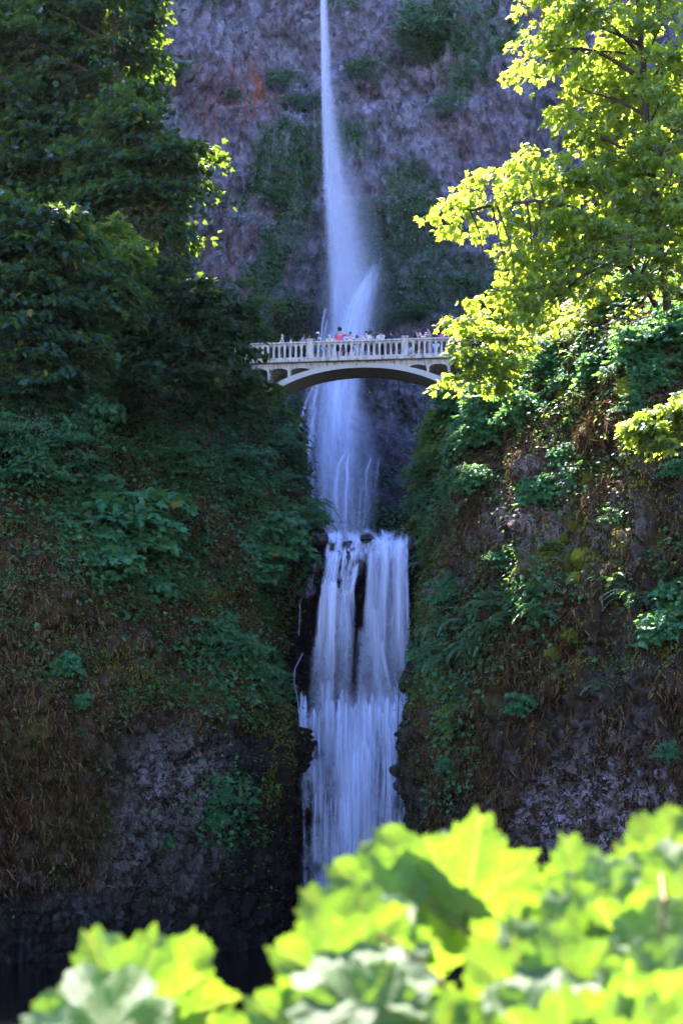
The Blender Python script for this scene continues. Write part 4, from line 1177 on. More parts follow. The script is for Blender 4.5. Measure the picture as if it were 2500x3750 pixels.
# ------------------------------------------------------------------ trees
def jit(cl, Y, dp, k):
    return [(u, v, Y + dy, ru, rv, dp, int(k * ru * rv / 10000)) for (u, v, dy, ru, rv) in cl]

tree('maple_tree', 'tall sunlit yellow green maple filling the upper right corner', 'tree',
     [(2440, 1130, 49), (2415, 900, 48), (2390, 700, 47.5), (2370, 480, 47), (2350, 230, 47), (2335, 0, 47), (2335, -300, 47), (2330, -520, 47)],
     jit([(2040, 70, 0, 130, 100), (1970, 190, 0.5, 70, 100), (2160, 30, -1, 130, 90), (2300, 90, 1.5, 110, 120), (2440, 60, -1, 110, 130), (2170, 190, 1, 120, 90), (2130, 330, 0, 90, 90), (2260, 330, 1.5, 120, 110),
          (2430, 300, -0.5, 120, 130), (2140, 480, 0.5, 100, 90), (2280, 520, 1.2, 120, 110), (2440, 520, -0.5, 110, 120), (2330, 640, 0.5, 130, 80), (2480, 700, -1, 90, 100),
          (2100, -120, 0, 150, 90), (2350, -150, 0, 180, 110), (2250, -350, 0, 200, 120), (2470, -350, 0.5, 150, 120), (2560, 150, 0, 90, 200), (2600, 500, 0, 100, 250)], 47, 1.2, 13),
     M['maple'], 0.25, 3, (0.5, 0.9), 32, (0.15, 0.06), layer=0.9, tilt=0.5, dens=0.85)
tree('leaning_maple', 'sunlit maple leaning left from the right cliff towards the bridge', 'tree',
     [(2400, 1120, 48.5), (2330, 1010, 47.5), (2230, 880, 47), (2130, 780, 46.5), (2000, 740, 46.3), (1850, 745, 46), (1720, 770, 46)],
     jit([(1650, 790, 0, 48, 42), (1730, 740, 0, 75, 50), (1830, 690, 0.3, 85, 55), (1770, 800, -0.3, 70, 40), (1930, 640, 0.5, 95, 70), (2060, 640, 0.6, 110, 80), (1930, 760, -0.3, 100, 60), (2070, 770, 0, 110, 80), (2200, 690, 0.8, 110, 90),
          (2330, 770, 0.5, 110, 90), (2190, 840, -0.4, 110, 70), (1960, 870, 0.4, 90, 60), (2090, 920, 0.2, 110, 80), (1950, 970, 0.6, 85, 70), (2050, 1030, 0.4, 100, 70), (1860, 1030, 0.5, 75, 60), (1770, 1100, 0.6, 65, 38), (1880, 1130, 0.4, 90, 60), (2010, 1130, 0.6, 90, 60), (2450, 850, 0.5, 90, 90), (2250, 950, 0.2, 90, 60), (2380, 930, 0, 90, 70), (2170, 1020, 0.3, 80, 55), (2480, 970, 0, 80, 70), (2300, 1020, 0.3, 80, 50)], 46.5, 0.9, 15),
     M['maple'], 0.24, 4, (0.42, 0.8), 32, (0.10, 0.04), layer=0.7, tilt=0.5, dens=0.85)
tree('maple_sapling', 'young maple with large leaves covering the right end of the bridge', 'tree',
     [(1960, 1470, 60), (1880, 1380, 58.5), (1800, 1300, 57), (1720, 1250, 55.5)],
     jit([(1660, 1190, 0, 50, 35), (1730, 1200, 0.3, 70, 50), (1810, 1230, 0.5, 80, 60), (1690, 1280, -0.2, 60, 45), (1760, 1310, 0, 80, 55), (1700, 1375, 0, 70, 45), (1640, 1395, 0, 32, 18), (1850, 1330, 0.6, 80, 60), (1800, 1400, 0.6, 70, 50), (1890, 1230, 1, 80, 60)], 55, 0.8, 20),
     M['maple'], 0.27, 5, (0.4, 0.75), 26, (0.10, 0.04))
tree('overhanging_maple', 'sunlit leafy bough reaching in from the right edge beside the cliff', 'tree',
     [(2900, 3000, 38), (2860, 2200, 37.5), (2760, 1760, 37), (2660, 1640, 36.5), (2560, 1560, 36)],
     jit([(2470, 1500, 0, 75, 45), (2400, 1540, 0, 75, 45), (2330, 1570, 0, 45, 28), (2480, 1580, 0.3, 70, 40), (2420, 1610, 0.2, 70, 32), (2560, 1480, 0, 90, 70)], 36, 0.6, 34),
     M['maple'], 0.22, 6, (0.35, 0.6), 28, (0.12, 0.04))
# left bank
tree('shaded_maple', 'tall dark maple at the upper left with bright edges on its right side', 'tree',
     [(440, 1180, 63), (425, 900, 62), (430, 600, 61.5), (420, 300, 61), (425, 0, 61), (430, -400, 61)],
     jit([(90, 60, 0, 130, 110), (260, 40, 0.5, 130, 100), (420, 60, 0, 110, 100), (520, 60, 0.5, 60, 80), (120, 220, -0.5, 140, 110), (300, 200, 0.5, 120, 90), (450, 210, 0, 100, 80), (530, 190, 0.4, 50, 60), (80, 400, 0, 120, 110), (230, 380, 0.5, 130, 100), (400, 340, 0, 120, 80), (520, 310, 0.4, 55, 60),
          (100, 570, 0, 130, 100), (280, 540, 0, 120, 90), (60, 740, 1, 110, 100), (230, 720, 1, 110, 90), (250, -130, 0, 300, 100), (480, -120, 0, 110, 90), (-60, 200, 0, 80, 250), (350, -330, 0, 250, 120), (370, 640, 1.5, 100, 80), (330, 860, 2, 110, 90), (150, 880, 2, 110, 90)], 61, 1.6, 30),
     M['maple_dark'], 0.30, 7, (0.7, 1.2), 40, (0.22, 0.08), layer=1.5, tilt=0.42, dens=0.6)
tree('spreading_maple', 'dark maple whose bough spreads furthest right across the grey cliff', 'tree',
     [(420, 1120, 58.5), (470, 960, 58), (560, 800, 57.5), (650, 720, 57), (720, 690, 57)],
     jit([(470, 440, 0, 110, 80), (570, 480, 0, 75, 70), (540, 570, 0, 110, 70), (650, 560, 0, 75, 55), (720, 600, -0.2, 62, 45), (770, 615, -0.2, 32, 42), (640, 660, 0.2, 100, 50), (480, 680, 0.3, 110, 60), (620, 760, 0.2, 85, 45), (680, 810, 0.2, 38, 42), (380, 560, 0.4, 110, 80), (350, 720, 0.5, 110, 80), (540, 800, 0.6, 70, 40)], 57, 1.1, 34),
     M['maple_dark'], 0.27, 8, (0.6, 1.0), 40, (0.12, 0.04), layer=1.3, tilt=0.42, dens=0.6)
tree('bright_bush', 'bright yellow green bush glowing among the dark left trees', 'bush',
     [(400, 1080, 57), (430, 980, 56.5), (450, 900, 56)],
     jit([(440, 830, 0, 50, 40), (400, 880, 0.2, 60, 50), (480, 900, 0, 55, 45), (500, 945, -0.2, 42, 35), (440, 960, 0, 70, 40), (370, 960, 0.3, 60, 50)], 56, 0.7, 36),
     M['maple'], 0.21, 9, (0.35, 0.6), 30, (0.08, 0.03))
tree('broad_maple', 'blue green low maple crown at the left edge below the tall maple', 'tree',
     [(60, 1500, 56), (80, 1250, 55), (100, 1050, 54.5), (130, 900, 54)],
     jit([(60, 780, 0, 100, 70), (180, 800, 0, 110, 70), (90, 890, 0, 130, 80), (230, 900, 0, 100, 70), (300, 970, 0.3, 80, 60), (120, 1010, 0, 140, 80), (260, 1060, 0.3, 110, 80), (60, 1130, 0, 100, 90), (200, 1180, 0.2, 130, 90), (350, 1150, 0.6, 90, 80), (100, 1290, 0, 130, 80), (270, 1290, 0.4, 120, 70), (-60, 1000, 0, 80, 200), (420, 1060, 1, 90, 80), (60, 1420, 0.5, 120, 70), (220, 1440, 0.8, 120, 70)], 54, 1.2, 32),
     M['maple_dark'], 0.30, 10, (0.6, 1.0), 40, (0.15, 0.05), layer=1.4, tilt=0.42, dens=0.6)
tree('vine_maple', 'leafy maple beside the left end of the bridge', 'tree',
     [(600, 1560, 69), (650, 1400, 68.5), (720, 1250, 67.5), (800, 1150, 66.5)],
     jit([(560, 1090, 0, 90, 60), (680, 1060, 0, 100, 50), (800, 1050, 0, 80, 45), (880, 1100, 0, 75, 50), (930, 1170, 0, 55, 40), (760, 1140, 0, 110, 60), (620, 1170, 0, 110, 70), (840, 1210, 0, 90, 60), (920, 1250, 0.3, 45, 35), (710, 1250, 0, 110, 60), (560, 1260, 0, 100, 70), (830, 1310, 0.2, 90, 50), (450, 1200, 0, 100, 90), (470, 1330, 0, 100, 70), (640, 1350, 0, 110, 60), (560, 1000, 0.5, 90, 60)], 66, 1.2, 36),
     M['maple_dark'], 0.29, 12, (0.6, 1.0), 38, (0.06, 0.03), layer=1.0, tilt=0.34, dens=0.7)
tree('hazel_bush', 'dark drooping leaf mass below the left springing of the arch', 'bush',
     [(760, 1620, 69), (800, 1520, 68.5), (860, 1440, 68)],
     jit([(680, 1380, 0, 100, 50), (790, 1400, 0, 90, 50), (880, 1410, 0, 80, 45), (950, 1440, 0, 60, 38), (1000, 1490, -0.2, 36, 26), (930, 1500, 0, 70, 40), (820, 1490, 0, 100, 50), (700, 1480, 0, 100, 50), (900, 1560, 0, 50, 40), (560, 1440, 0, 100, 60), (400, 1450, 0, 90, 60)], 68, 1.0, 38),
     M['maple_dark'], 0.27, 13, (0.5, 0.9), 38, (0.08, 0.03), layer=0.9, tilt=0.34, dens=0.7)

# ------------------------------------------------------------------ shrubs rooted on the gorge walls
def shrub_mesh(seed, leaf, tmpl, k=26, n_leaf=34, flat=0.75, mat=None):
    """a rounded leafy shrub one metre in radius that leans out from a wall (towards -Y)"""
    rng = np.random.default_rng(seed)
    d = unit(rng.normal(0, 1, (k, 3))); d[:, 1] = -np.abs(d[:, 1]) * 0.7
    pos = d * (rng.random(k) ** 0.5)[:, None] * np.array([0.85, 0.7, flat]) + np.array([0, -0.35, 0.1])
    out = unit(pos * np.array([1, 1, 0]) + rng.normal(0, 0.15, (k, 3)) * np.array([1, 1, 0]) + np.array([0, -0.25, 0]))
    V, T, R = sprays(pos, out, rng.uniform(0.26, 0.5, k), n_leaf, leaf, tmpl, rng, 0.40, 0.45)
    me = mesh_np('shrub_crown', V, [T], {'rnd': R}, None, False); me.materials.append(mat)
    mb = MB()
    for q in range(k):
        m = pos[q] * 0.5 + np.array([0, 0.12, -0.12]) + rng.normal(0, 0.04, 3)
        mb.tube([(0, 0.25, -0.35), m, pos[q]], [0.022, 0.014, 0.005], 4)
    st = mb.mesh('shrub_stems', True); st.materials.append(M['bark'])
    return me, st
SHRUBS = {}
for i in range(3):
    SHRUBS['maple%d' % i] = shrub_mesh(100 + i, 0.19, T_MAPLE, 26, 34, 0.75, M['shrub'])
    SHRUBS['small%d' % i] = shrub_mesh(110 + i, 0.12, T_OVAL, 26, 46, 0.7, M['shrub'])
    SHRUBS['far%d' % i] = shrub_mesh(130 + i, 0.10, T_OVAL, 30, 46, 0.6, M['far_leaf'])
    SHRUBS['lit%d' % i] = shrub_mesh(120 + i, 0.18, T_MAPLE, 24, 32, 0.75, M['maple'])

def shrub(label, u, v, ru, kind, name='shrub', which=('left_cliff', 'right_cliff'), group='shrubs rooted on the gorge walls', squash=1.0, out=0.0):
    h = hit(u, v, which)
    if h is None:
        h = hit(u, v)
    loc, nrm = h[0], h[1]
    if nrm.y > 0: nrm = -nrm
    r = 1.4 * ru / F * loc.y
    rz = math.atan2(nrm.x, -nrm.y) * 0.6
    root = empty(name, loc + nrm * out, rz + random.uniform(-0.2, 0.2))
    root.scale = (r, r * 0.9, r * squash)
    tag(root, label, 'shrub', group)
    cm_, st = SHRUBS[kind]
    tag(link('crown', cm_, None, root), kind='stuff')
    if name == 'shrub': link('stems', st, None, root)
    return root

shrub('broad dark green shrub in the middle of the left wall, largest there', 470, 1960, 165, 'maple0', squash=0.9)
shrub('leafy shrub on the left wall just below the largest one', 420, 2110, 120, 'maple1', squash=0.8)
shrub('leafy shrub above the largest one on the left wall', 400, 1830, 105, 'maple2', squash=0.8)
shrub('shrub hanging right of the largest left wall shrub', 610, 2040, 95, 'maple0', squash=0.9)
shrub('small pale tipped shrub below the left wall shrub group', 560, 2190, 80, 'maple1')
shrub('green shrub on the rounded shoulder left of the lower fall top', 1010, 1990, 110, 'maple2')
shrub('dark shrub low on the shoulder left of the lower fall', 960, 2110, 110, 'maple0', squash=0.8)
shrub('bright green shrub hanging from the left wall halfway down beside the lower fall', 900, 2420, 105, 'small0')
shrub('shrub overhanging the dark rock left of the lower fall apron', 960, 2500, 75, 'small1')
shrub('yellow tinged shrub above the hanging left wall shrub', 790, 2330, 90, 'small2')
shrub('dark shrub at the foot of the hazel mass on the left wall', 660, 1700, 110, 'small0', squash=0.7)
shrub('shrub on the left wall under the bridge arch end', 900, 1700, 90, 'small1', squash=0.8)
shrub('yellow spotted shrub near the left edge of the wall', 110, 1730, 130, 'small2', squash=0.9)
shrub('dark shrub at the left edge above the dry grass', 60, 1620, 110, 'small1')
shrub('shrub between the left edge and the wall centre', 270, 1660, 105, 'small0')
shrub('green shrub high on the left wall under the trees', 360, 1560, 95, 'maple1')
shrub('small shrub below the trees on the left wall', 560, 1590, 85, 'small2')
shrub('small shrub clinging to the left wall beside the dry grass', 260, 2440, 55, 'maple2')
shrub('small green plant on the dark lower left rock', 300, 2580, 38, 'maple0')
shrub('small yellow green shrub on the low dark rock left of the apron', 830, 2920, 48, 'small2')
shrub('dark green shrub on the lower left rock beside the yellow one', 790, 3010, 48, 'maple1')
shrub('tiny shrub on the left rock near the waterline', 610, 3080, 36, 'maple2')
shrub('shrub on the left wall corner under the bridge', 1020, 1620, 60, 'small2')
shrub('shrub on the left wall corner midway to the lower fall', 1040, 1770, 55, 'small0')
shrub('shrub right above the lower fall lip on the left', 1130, 1920, 55, 'maple1')
# right wall
shrub('sunlit shrub on the left corner of the right wall below the bridge', 1620, 1560, 60, 'lit0')
shrub('sunlit shrub lower on the left corner of the right wall', 1605, 1680, 50, 'lit1')
shrub('teal shrub in shade left of the right wall corner', 1560, 1730, 60, 'small0')
shrub('teal shrub low in the gorge left of the right wall corner', 1545, 1850, 50, 'small1')
shrub('bright shrub beside the right end of the lower fall lip', 1545, 1930, 42, 'lit2')
shrub('shrub below the young maple on the right wall', 1790, 1480, 85, 'maple0')
shrub('shrub with pale leaves on the right wall under the young maple', 1900, 1530, 80, 'maple1')
shrub('shrub left of the mossy pillars on the right wall', 1760, 1600, 70, 'maple2')
shrub('small shrub on the bare part of the right wall', 1740, 1770, 60, 'maple1')
shrub('dark green shrub left of the pale rock on the right wall', 1980, 1810, 65, 'maple0')
shrub('shrub at the foot of the mossy pillars', 2060, 1680, 55, 'maple2')
shrub('white flecked shrub at the top of the right wall', 2140, 1060, 95, 'lit0')
shrub('sun flecked shrub below the top of the right wall', 2230, 1160, 105, 'lit1')
shrub('sun flecked shrub right of the mossy pillars', 2330, 1080, 100, 'maple2')
shrub('green shrub right of the upper mossy pillars', 2330, 1290, 95, 'maple0')
shrub('green shrub in the upper right of the right wall', 2440, 1230, 95, 'maple1')
shrub('shrub at the right edge under the sunlit bough', 2460, 1730, 75, 'small1')
shrub('dense shrub at the right edge beside the sword ferns', 2450, 2200, 95, 'maple2')
shrub('hanging shrub at the right edge below the sword ferns', 2440, 2310, 80, 'maple0')
shrub('small shrub right of the round mossy boulder', 2250, 1900, 50, 'small2')
shrub('bright small shrub left of the round mossy boulder', 2015, 2010, 36, 'lit2')
shrub('narrow shrub column on the dark gully right of the lower fall', 1590, 2400, 60, 'small0', squash=1.3)
shrub('yellow dotted shrub in the gully right of the apron', 1665, 2640, 46, 'lit1', squash=1.5)
shrub('green shrub low in the gully right of the apron', 1650, 2800, 44, 'small1', squash=1.3)
shrub('blue green shrub on the ledge above the lichen rock', 1900, 2590, 48, 'maple1')
shrub('small shrub on the dry grass right of the lichen rock', 2430, 2760, 50, 'small2')
shrub('shrub hanging under the ledge in the middle of the right wall', 1640, 2180, 65, 'small2', squash=1.2)
shrub('shaded shrub in the middle of the right wall, above the ferns', 1830, 2060, 80, 'small0', squash=0.8)
shrub('shrub at the top corner of the right wall by the bridge end', 1690, 1470, 70, 'maple2')
for i, (u, v, r) in enumerate([(1960, 1350, 80), (2060, 1420, 70), (2400, 1400, 80), (2300, 1500, 60), (2180, 1350, 70)]):
    shrub(['shrub behind the young maple on the right wall', 'shrub left of the two mossy pillars, level with the bridge', 'shrub above the sunlit bough at the right edge', 'shrub left of the sunlit bough', 'shrub between and behind the mossy pillars'][i], u, v, r, ['maple1', 'small1', 'maple0', 'small2', 'maple2'][i])

# ------------------------------------------------------------------ ferns
def frond_mesh(seed, L=1.0):
    rng = np.random.default_rng(seed)
    k = 17
    t = np.linspace(0, 1, k)
    x = t * 0.80; z = 0.42 * np.sin(t * 2.2) - 0.30 * t * t
    V, T, R = [], [], []
    n = 0
    rv, rq = tube_arrays(np.stack([x, 0 * x, z], -1), np.linspace(0.012, 0.003, k), 3)
    mb = MB(); mb.add(rv, rq, rnd=0.2)
    for i in range(2, k):
        w = 0.17 * math.sin(math.pi * (0.12 + 0.88 * t[i]) ** 0.8) + 0.012
        for sd in (-1, 1):
            b = np.array([x[i], 0, z[i]])
            tip = b + np.array([0.045, sd * w, -0.03 - 0.04 * rng.random()])
            m1 = b + (tip - b) * 0.45 + np.array([0.020, 0, 0.008]); m0 = b + (tip - b) * 0.45 - np.array([0.020, 0, -0.008])
            mb.add([b, m1, tip, m0], None, [(0, 1, 2), (0, 2, 3)] if sd < 0 else [(0, 2, 1), (0, 3, 2)], rnd=0.2 + 0.6 * rng.random())
    me = mb.mesh('frond'); me.materials.append(M['fern'])
    return me
FRONDS = [frond_mesh(i) for i in range(4)]
def fern(label, u, v, size, n=17, which=('left_cliff', 'right_cliff'), group='sword ferns on the gorge walls'):
    h = hit(u, v, which) or hit(u, v)
    loc, nrm = h[0], h[1]
    if nrm.y > 0: nrm = -nrm
    root = empty('fern', loc + nrm * 0.05, math.atan2(nrm.x, -nrm.y) * 0.7)
    s = 1.45 * size / F * loc.y
    tag(root, label, 'fern', group)
    for i in range(n):
        f = bpy.data.objects.new('frond', FRONDS[i % 4]); COL.objects.link(f); f.parent = root
        a = -math.pi / 2 + (i / (n - 1) - 0.5) * 3.4 + random.uniform(-0.15, 0.15)
        f.rotation_euler = (random.uniform(-0.3, 0.3), random.uniform(-0.45, 0.35), a)
        k = s * random.uniform(0.75, 1.15); f.scale = (k, k, k)
ferns = [('fern perched above the lower fall lip on its left side', 1120, 1885, 95), ('fern hanging just above the left end of the lower fall lip', 1135, 1935, 80),
         ('uppermost fern of the bank right of the lower fall', 1790, 2240, 85), ('fern on the bank right of the lower fall, above the round mossy boulder level', 1870, 2030, 80),
         ('shaded fern in the middle of the fern bank', 1710, 2290, 90), ('fern at the left end of the fern bank', 1640, 2330, 90), ('large drooping fern at the lower left of the fern bank', 1670, 2440, 110),
         ('fern at the right end of the fern bank', 1880, 2290, 95), ('pale tipped fern below the right end of the fern bank', 1960, 2270, 80), ('fern low on the fern bank above the dry grass', 1800, 2330, 85),
         ('fern hanging at the foot of the fern bank', 1740, 2400, 85), ('fern left of the round mossy boulder', 1970, 2180, 75),
         ('largest sword fern at the right edge of the right wall', 2330, 2230, 105), ('sword fern right above the largest one at the right edge', 2440, 2140, 95), ('sword fern between the largest one and the round mossy boulder', 2240, 2160, 80),
         ('small fern between the mossy pillars', 2080, 1575, 55), ('small fern on the bare middle of the right wall', 1740, 1850, 60), ('fern high on the right wall, left of the pillars', 2020, 1430, 55),
         ('small fern on the ledge above the lichen rock', 2070, 2480, 60), ('small fern on the right part of the ledge above the lichen rock', 2200, 2530, 55), ('fern on the ledge left of the lichen rock', 1880, 2620, 55),
         ('fern on the left wall below the largest shrub', 640, 2170, 70), ('fern on the left wall right of the largest shrub', 820, 2130, 80), ('small fern on the dark lower left rock', 730, 2850, 45), ('small fern at the left edge of the lower left rock', 300, 2700, 45),
         ('fern near the top of the right wall at the right edge', 2450, 1090, 80), ('fern in the shaded gully right of the lower fall lip', 1560, 2080, 60)]
for f in ferns: fern(*f)

# ------------------------------------------------------------------ mossy boulders and cushions
def boulder(label, u, v, rx, rz, out=0.25, name='mossy_boulder', cat='boulder', seed=0, mat='moss'):
    h = hit(u, v, ('left_cliff', 'right_cliff'))
    loc, nrm = h[0], h[1]
    if nrm.y > 0: nrm = -nrm
    ax, az = rx / F * loc.y, rz / F * loc.y
    n, m = 56, 40
    th = np.linspace(0, 2 * math.pi, n, endpoint=False); ph = np.linspace(0.0, math.pi, m)
    Th, Ph = np.meshgrid(th, ph, indexing='ij')
    d = np.stack([np.sin(Ph) * np.cos(Th), np.sin(Ph) * np.sin(Th), np.cos(Ph)], -1)
    r = 0.92 + 0.55 * fbm(d[..., 0] * 1.4 + seed * 5, d[..., 1] * 1.4, d[..., 2] * 1.4, 3, 40 + seed) + 0.16 * fbm(d[..., 0] * 5, d[..., 1] * 5, d[..., 2] * 5 + seed, 4, 44, 0.7)
    V = (d * r[..., None] * np.array([ax, ax * 0.85, az])).reshape(-1, 3)
    q = grid_quads(n, m)
    i = np.arange(m - 1); q2 = np.stack([(n - 1) * m + i, i, i + 1, (n - 1) * m + i + 1], -1)
    me = mesh_np(name, V, [np.concatenate([q, q2])])
    o = link(name, me, M[mat])
    o.location = loc + nrm * (out if seed == 1 else out * 0.15 - 0.25) * ax
    tag(o, label, cat, 'mossy rocks on the right wall')
    rng = np.random.default_rng(900 + seed)
    idx = rng.choice(len(V), 900)
    nr = unit(V[idx]); hd = nr + rng.normal(0, 0.5, (900, 3)) + np.array([0, 0, -0.5])
    tv, tt, tr = place_leaves(V[idx] * 0.99, nr + rng.normal(0, 0.8, (900, 3)), hd, rng.uniform(0.05, 0.12, 900), T_BLADE, 0.35, rng)
    tag(link('moss_tufts', mesh_np('moss_tufts', tv, [tt], {'rnd': tr}, None, False), M['moss'], o), kind='stuff')
    return o
boulder('round bright green mossy boulder jutting from the right wall', 2130, 2045, 46, 44, 0.45, seed=1)
boulder('small mossy stone up left of the round mossy boulder', 2095, 1925, 20, 18, 0.3, seed=2)
boulder('small mossy stone left of the round mossy boulder', 2060, 1970, 17, 13, 0.3, seed=3)
boulder('mossy hump below the round mossy boulder', 2120, 2120, 45, 26, 0.1, seed=4)
boulder('mossy knob at the base of the left pillar', 2070, 1645, 24, 26, 0.3, seed=5)
boulder('mossy knob near the top of the left pillar', 2058, 1455, 26, 34, 0.3, seed=6)
boulder('tall mossy knob near the top of the right pillar', 2108, 1300, 18, 46, 0.3, seed=7)
boulder('mossy knob on the right pillar, level with the bridge arch', 2120, 1400, 20, 34, 0.3, seed=8)
boulder('mossy knob low on the right pillar', 2140, 1765, 26, 34, 0.2, seed=9)
boulder('mossy cushion right of the right pillar', 2300, 1420, 50, 50, 0.05, seed=10)
boulder('mossy cushion lower right of the pillars', 2230, 1720, 26, 34, 0.15, seed=11)
boulder('yellow green mossy hump on the ledge of the right wall', 2085, 2330, 36, 24, 0.2, seed=12)
boulder('mossy hump at the left end of the right wall ledge', 2040, 2390, 55, 30, 0.1, seed=13)
boulder('mossy hump on the fern bank', 1890, 2160, 26, 50, 0.1, seed=14)

def wet_rock_material():
    t = NT('wet_rock')
    pos = t.geo_pos()
    n = t.noise(pos, 5, 7, 0.65)
    return t.done(t.principled(t.mix(n, (0.006, 0.006, 0.008), (0.030, 0.030, 0.034)), 0.35, t.bump(n, 0.8, 0.1), 0.4))
M['wet_rock'] = wet_rock_material()
def lip_rock(label, u, v, Y, rx, rz, seed):
    c = P(u, v, Y); ax, az = rx / F * Y, rz / F * Y
    n, m = 26, 18
    th = np.linspace(0, 2 * math.pi, n, endpoint=False); ph = np.linspace(0.0, math.pi, m)
    Th, Ph = np.meshgrid(th, ph, indexing='ij')
    d = np.stack([np.sin(Ph) * np.cos(Th), np.sin(Ph) * np.sin(Th), np.cos(Ph)], -1)
    a1, a2, cid = voro(d[..., 0] * 1.6 + seed * 3, d[..., 1] * 1.6, d[..., 2] * 1.6, 500 + seed)
    r = 0.85 + 0.35 * (cid - 0.5) + 0.25 * fbm(d[..., 0] * 2 + seed, d[..., 1] * 2, d[..., 2] * 2, 3, 510 + seed)
    V = (d * r[..., None] * np.array([ax, ax * 0.9, az])).reshape(-1, 3)
    i = np.arange(m - 1); q2 = np.stack([(n - 1) * m + i, i, i + 1, (n - 1) * m + i + 1], -1)
    o = link('wet_rock', mesh_np('wet_rock', V, [np.concatenate([grid_quads(n, m), q2])], None, None, False), M['wet_rock'])
    o.location = c
    tag(o, label, 'rock', 'dark wet rocks at the lower fall')
lip_rock('dark wet rock splitting the water in the middle of the lower fall lip', 1342, 1972, 74.9, 26, 20, 1)
lip_rock('dark wet rock at the left end of the lower fall lip', 1180, 1975, 74.8, 26, 26, 2)
lip_rock('dark wet rock at the right end of the lower fall lip', 1508, 1985, 74.6, 18, 30, 3)
lip_rock('black wet boulder between the two streams below the lip', 1312, 2075, 74.1, 22, 34, 4)
lip_rock('wet boulder at the left bank just below the lip', 1160, 2075, 73.9, 26, 24, 5)
lip_rock('wet boulder beside the left stream, lower than the others', 1130, 2160, 73.7, 30, 40, 6)
lip_rock('small wet rock inside the left stream', 1278, 2040, 74.2, 11, 9, 7)

# ------------------------------------------------------------------ uncountable cover on the cliffs
def scatter(name, cl, weight, n, size, tmpl, mat, seed, mode='leaf', wid=1.0, parent=None, lift=0.18):
    c = CL[cl]; rng = np.random.default_rng(seed)
    w = np.clip(weight(c['V'][:, 0], c['V'][:, 1], c['V'][:, 2], c['at']), 0, None)
    w = w / w.sum()
    idx = rng.choice(len(w), n, p=w)
    N = c['N'][idx].copy()
    N[N[:, 1] > 0] *= -1
    pos = c['V'][idx] + rng.normal(0, 0.09, (n, 3)) + N * rng.uniform(0.0, 0.10, n)[:, None]
    sz = size * rng.uniform(0.5, 1.4, n)
    if mode == 'leaf':
        nr = N * 0.6 + np.array([0, 0, 0.75]) + rng.normal(0, 0.45, (n, 3)); hd = N + rng.normal(0, 0.7, (n, 3)); hd[:, 2] -= 0.5
        pos += N * (rng.random(n) ** 2 * lift)[:, None]
    else:
        nr = N + rng.normal(0, 0.4, (n, 3)); hd = N * 0.55 + rng.normal(0, 0.30, (n, 3)) + np.array([0, 0, -1.0])
    V, T, R = place_leaves(pos, nr, hd, sz, tmpl, wid, rng)
    me = mesh_np(name, V, [T], {'rnd': R}, None, False)
    return tag(link(name, me, mat, parent), kind='stuff')

pn = lambda s, sc: (lambda X, Y, Z: smooth(fbm(X / sc, Y / sc, Z / (sc * 0.8), 3, s), 0.02, 0.30))
tag(scatter('ground_cover_plants', 'left_cliff', lambda X, Y, Z, at: (pn(201, 1.8)(X, Y, Z) + 0.08) * smooth(Z, 9, 12) * (Y < 76) * (X > -17) * smooth(-X, 7.0 - 30, -3) + 0.10 * (Z > 2) * (Z < 9) * pn(203, 1.0)(X, Y, Z) * (X > -15), 60000, 0.17, T_DIA, M['cover'], 301, lift=0.35), 'small leafy ground cover on the left gorge wall', 'ground cover')
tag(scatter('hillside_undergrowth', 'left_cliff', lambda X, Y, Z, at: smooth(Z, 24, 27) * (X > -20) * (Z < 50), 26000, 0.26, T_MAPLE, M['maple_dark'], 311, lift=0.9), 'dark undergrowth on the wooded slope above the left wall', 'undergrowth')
tag(scatter('ground_cover_plants', 'right_cliff', lambda X, Y, Z, at: (pn(205, 1.5)(X, Y, Z) + 0.05) * smooth(Z, 10, 12) * (Y > 44) * (Z < 33) * (X < 15) + 0.12 * (Z > 2) * (Z < 10) * pn(207, 0.8)(X, Y, Z) * (X < 14) * (Y > 44), 56000, 0.15, T_DIA, M['cover'], 302, lift=0.35), 'small leafy ground cover on the right gorge wall', 'ground cover')
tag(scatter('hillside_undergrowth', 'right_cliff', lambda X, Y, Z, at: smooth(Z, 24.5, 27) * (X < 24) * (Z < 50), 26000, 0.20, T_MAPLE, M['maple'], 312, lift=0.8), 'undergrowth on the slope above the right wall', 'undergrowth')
tag(scatter('dry_grass', 'left_cliff', lambda X, Y, Z, at: smooth(fbm(X / 1.6, Y / 1.6, Z / 3.0, 3, 211), -0.15, 0.3) * smooth(Z, 9.5, 12) * (Z < 28) * (X > -17) * (Y < 75.5) + 0.8 * smooth(-X, 9.5, 11) * (X > -17) * (Z > 3) * (Z < 18), 38000, 0.40, T_BLADE, M['grass'], 303, 'grass', 0.13), 'brown dry grass and roots hanging on the left wall', 'grass')
tag(scatter('dry_grass', 'right_cliff', lambda X, Y, Z, at: smooth(fbm(X / 1.4, Y / 1.4, Z / 3.0, 3, 213), -0.25, 0.3) * (Z > 2) * (Z < 28) * (X < 15) * (Y < 62) * (Y > 44) * (1 - 0.9 * np.clip(at['lichen'].reshape(X.shape), 0, 1)), 60000, 0.38, T_BLADE, M['grass'], 304, 'grass', 0.13), 'brown dry grass and roots hanging on the right wall', 'grass')
bw = lambda X, Y, Z, at: (0.06 + at['moss'].reshape(X.shape)) * (X > -15) * (X < 21) * (Z < 80) * (1 - gauss(X, Z, 1.0, 36, 2.6, 14)) * (0.25 + smooth(fbm(X / 2.2, Y / 2.2, Z / 1.6, 3, 217), -0.05, 0.3))
tag(scatter('cliff_plants', 'back_cliff', bw, 90000, 0.20, T_DIA, M['far_leaf'], 305, lift=0.3), 'low green plants growing over the tall cliff', 'ground cover')

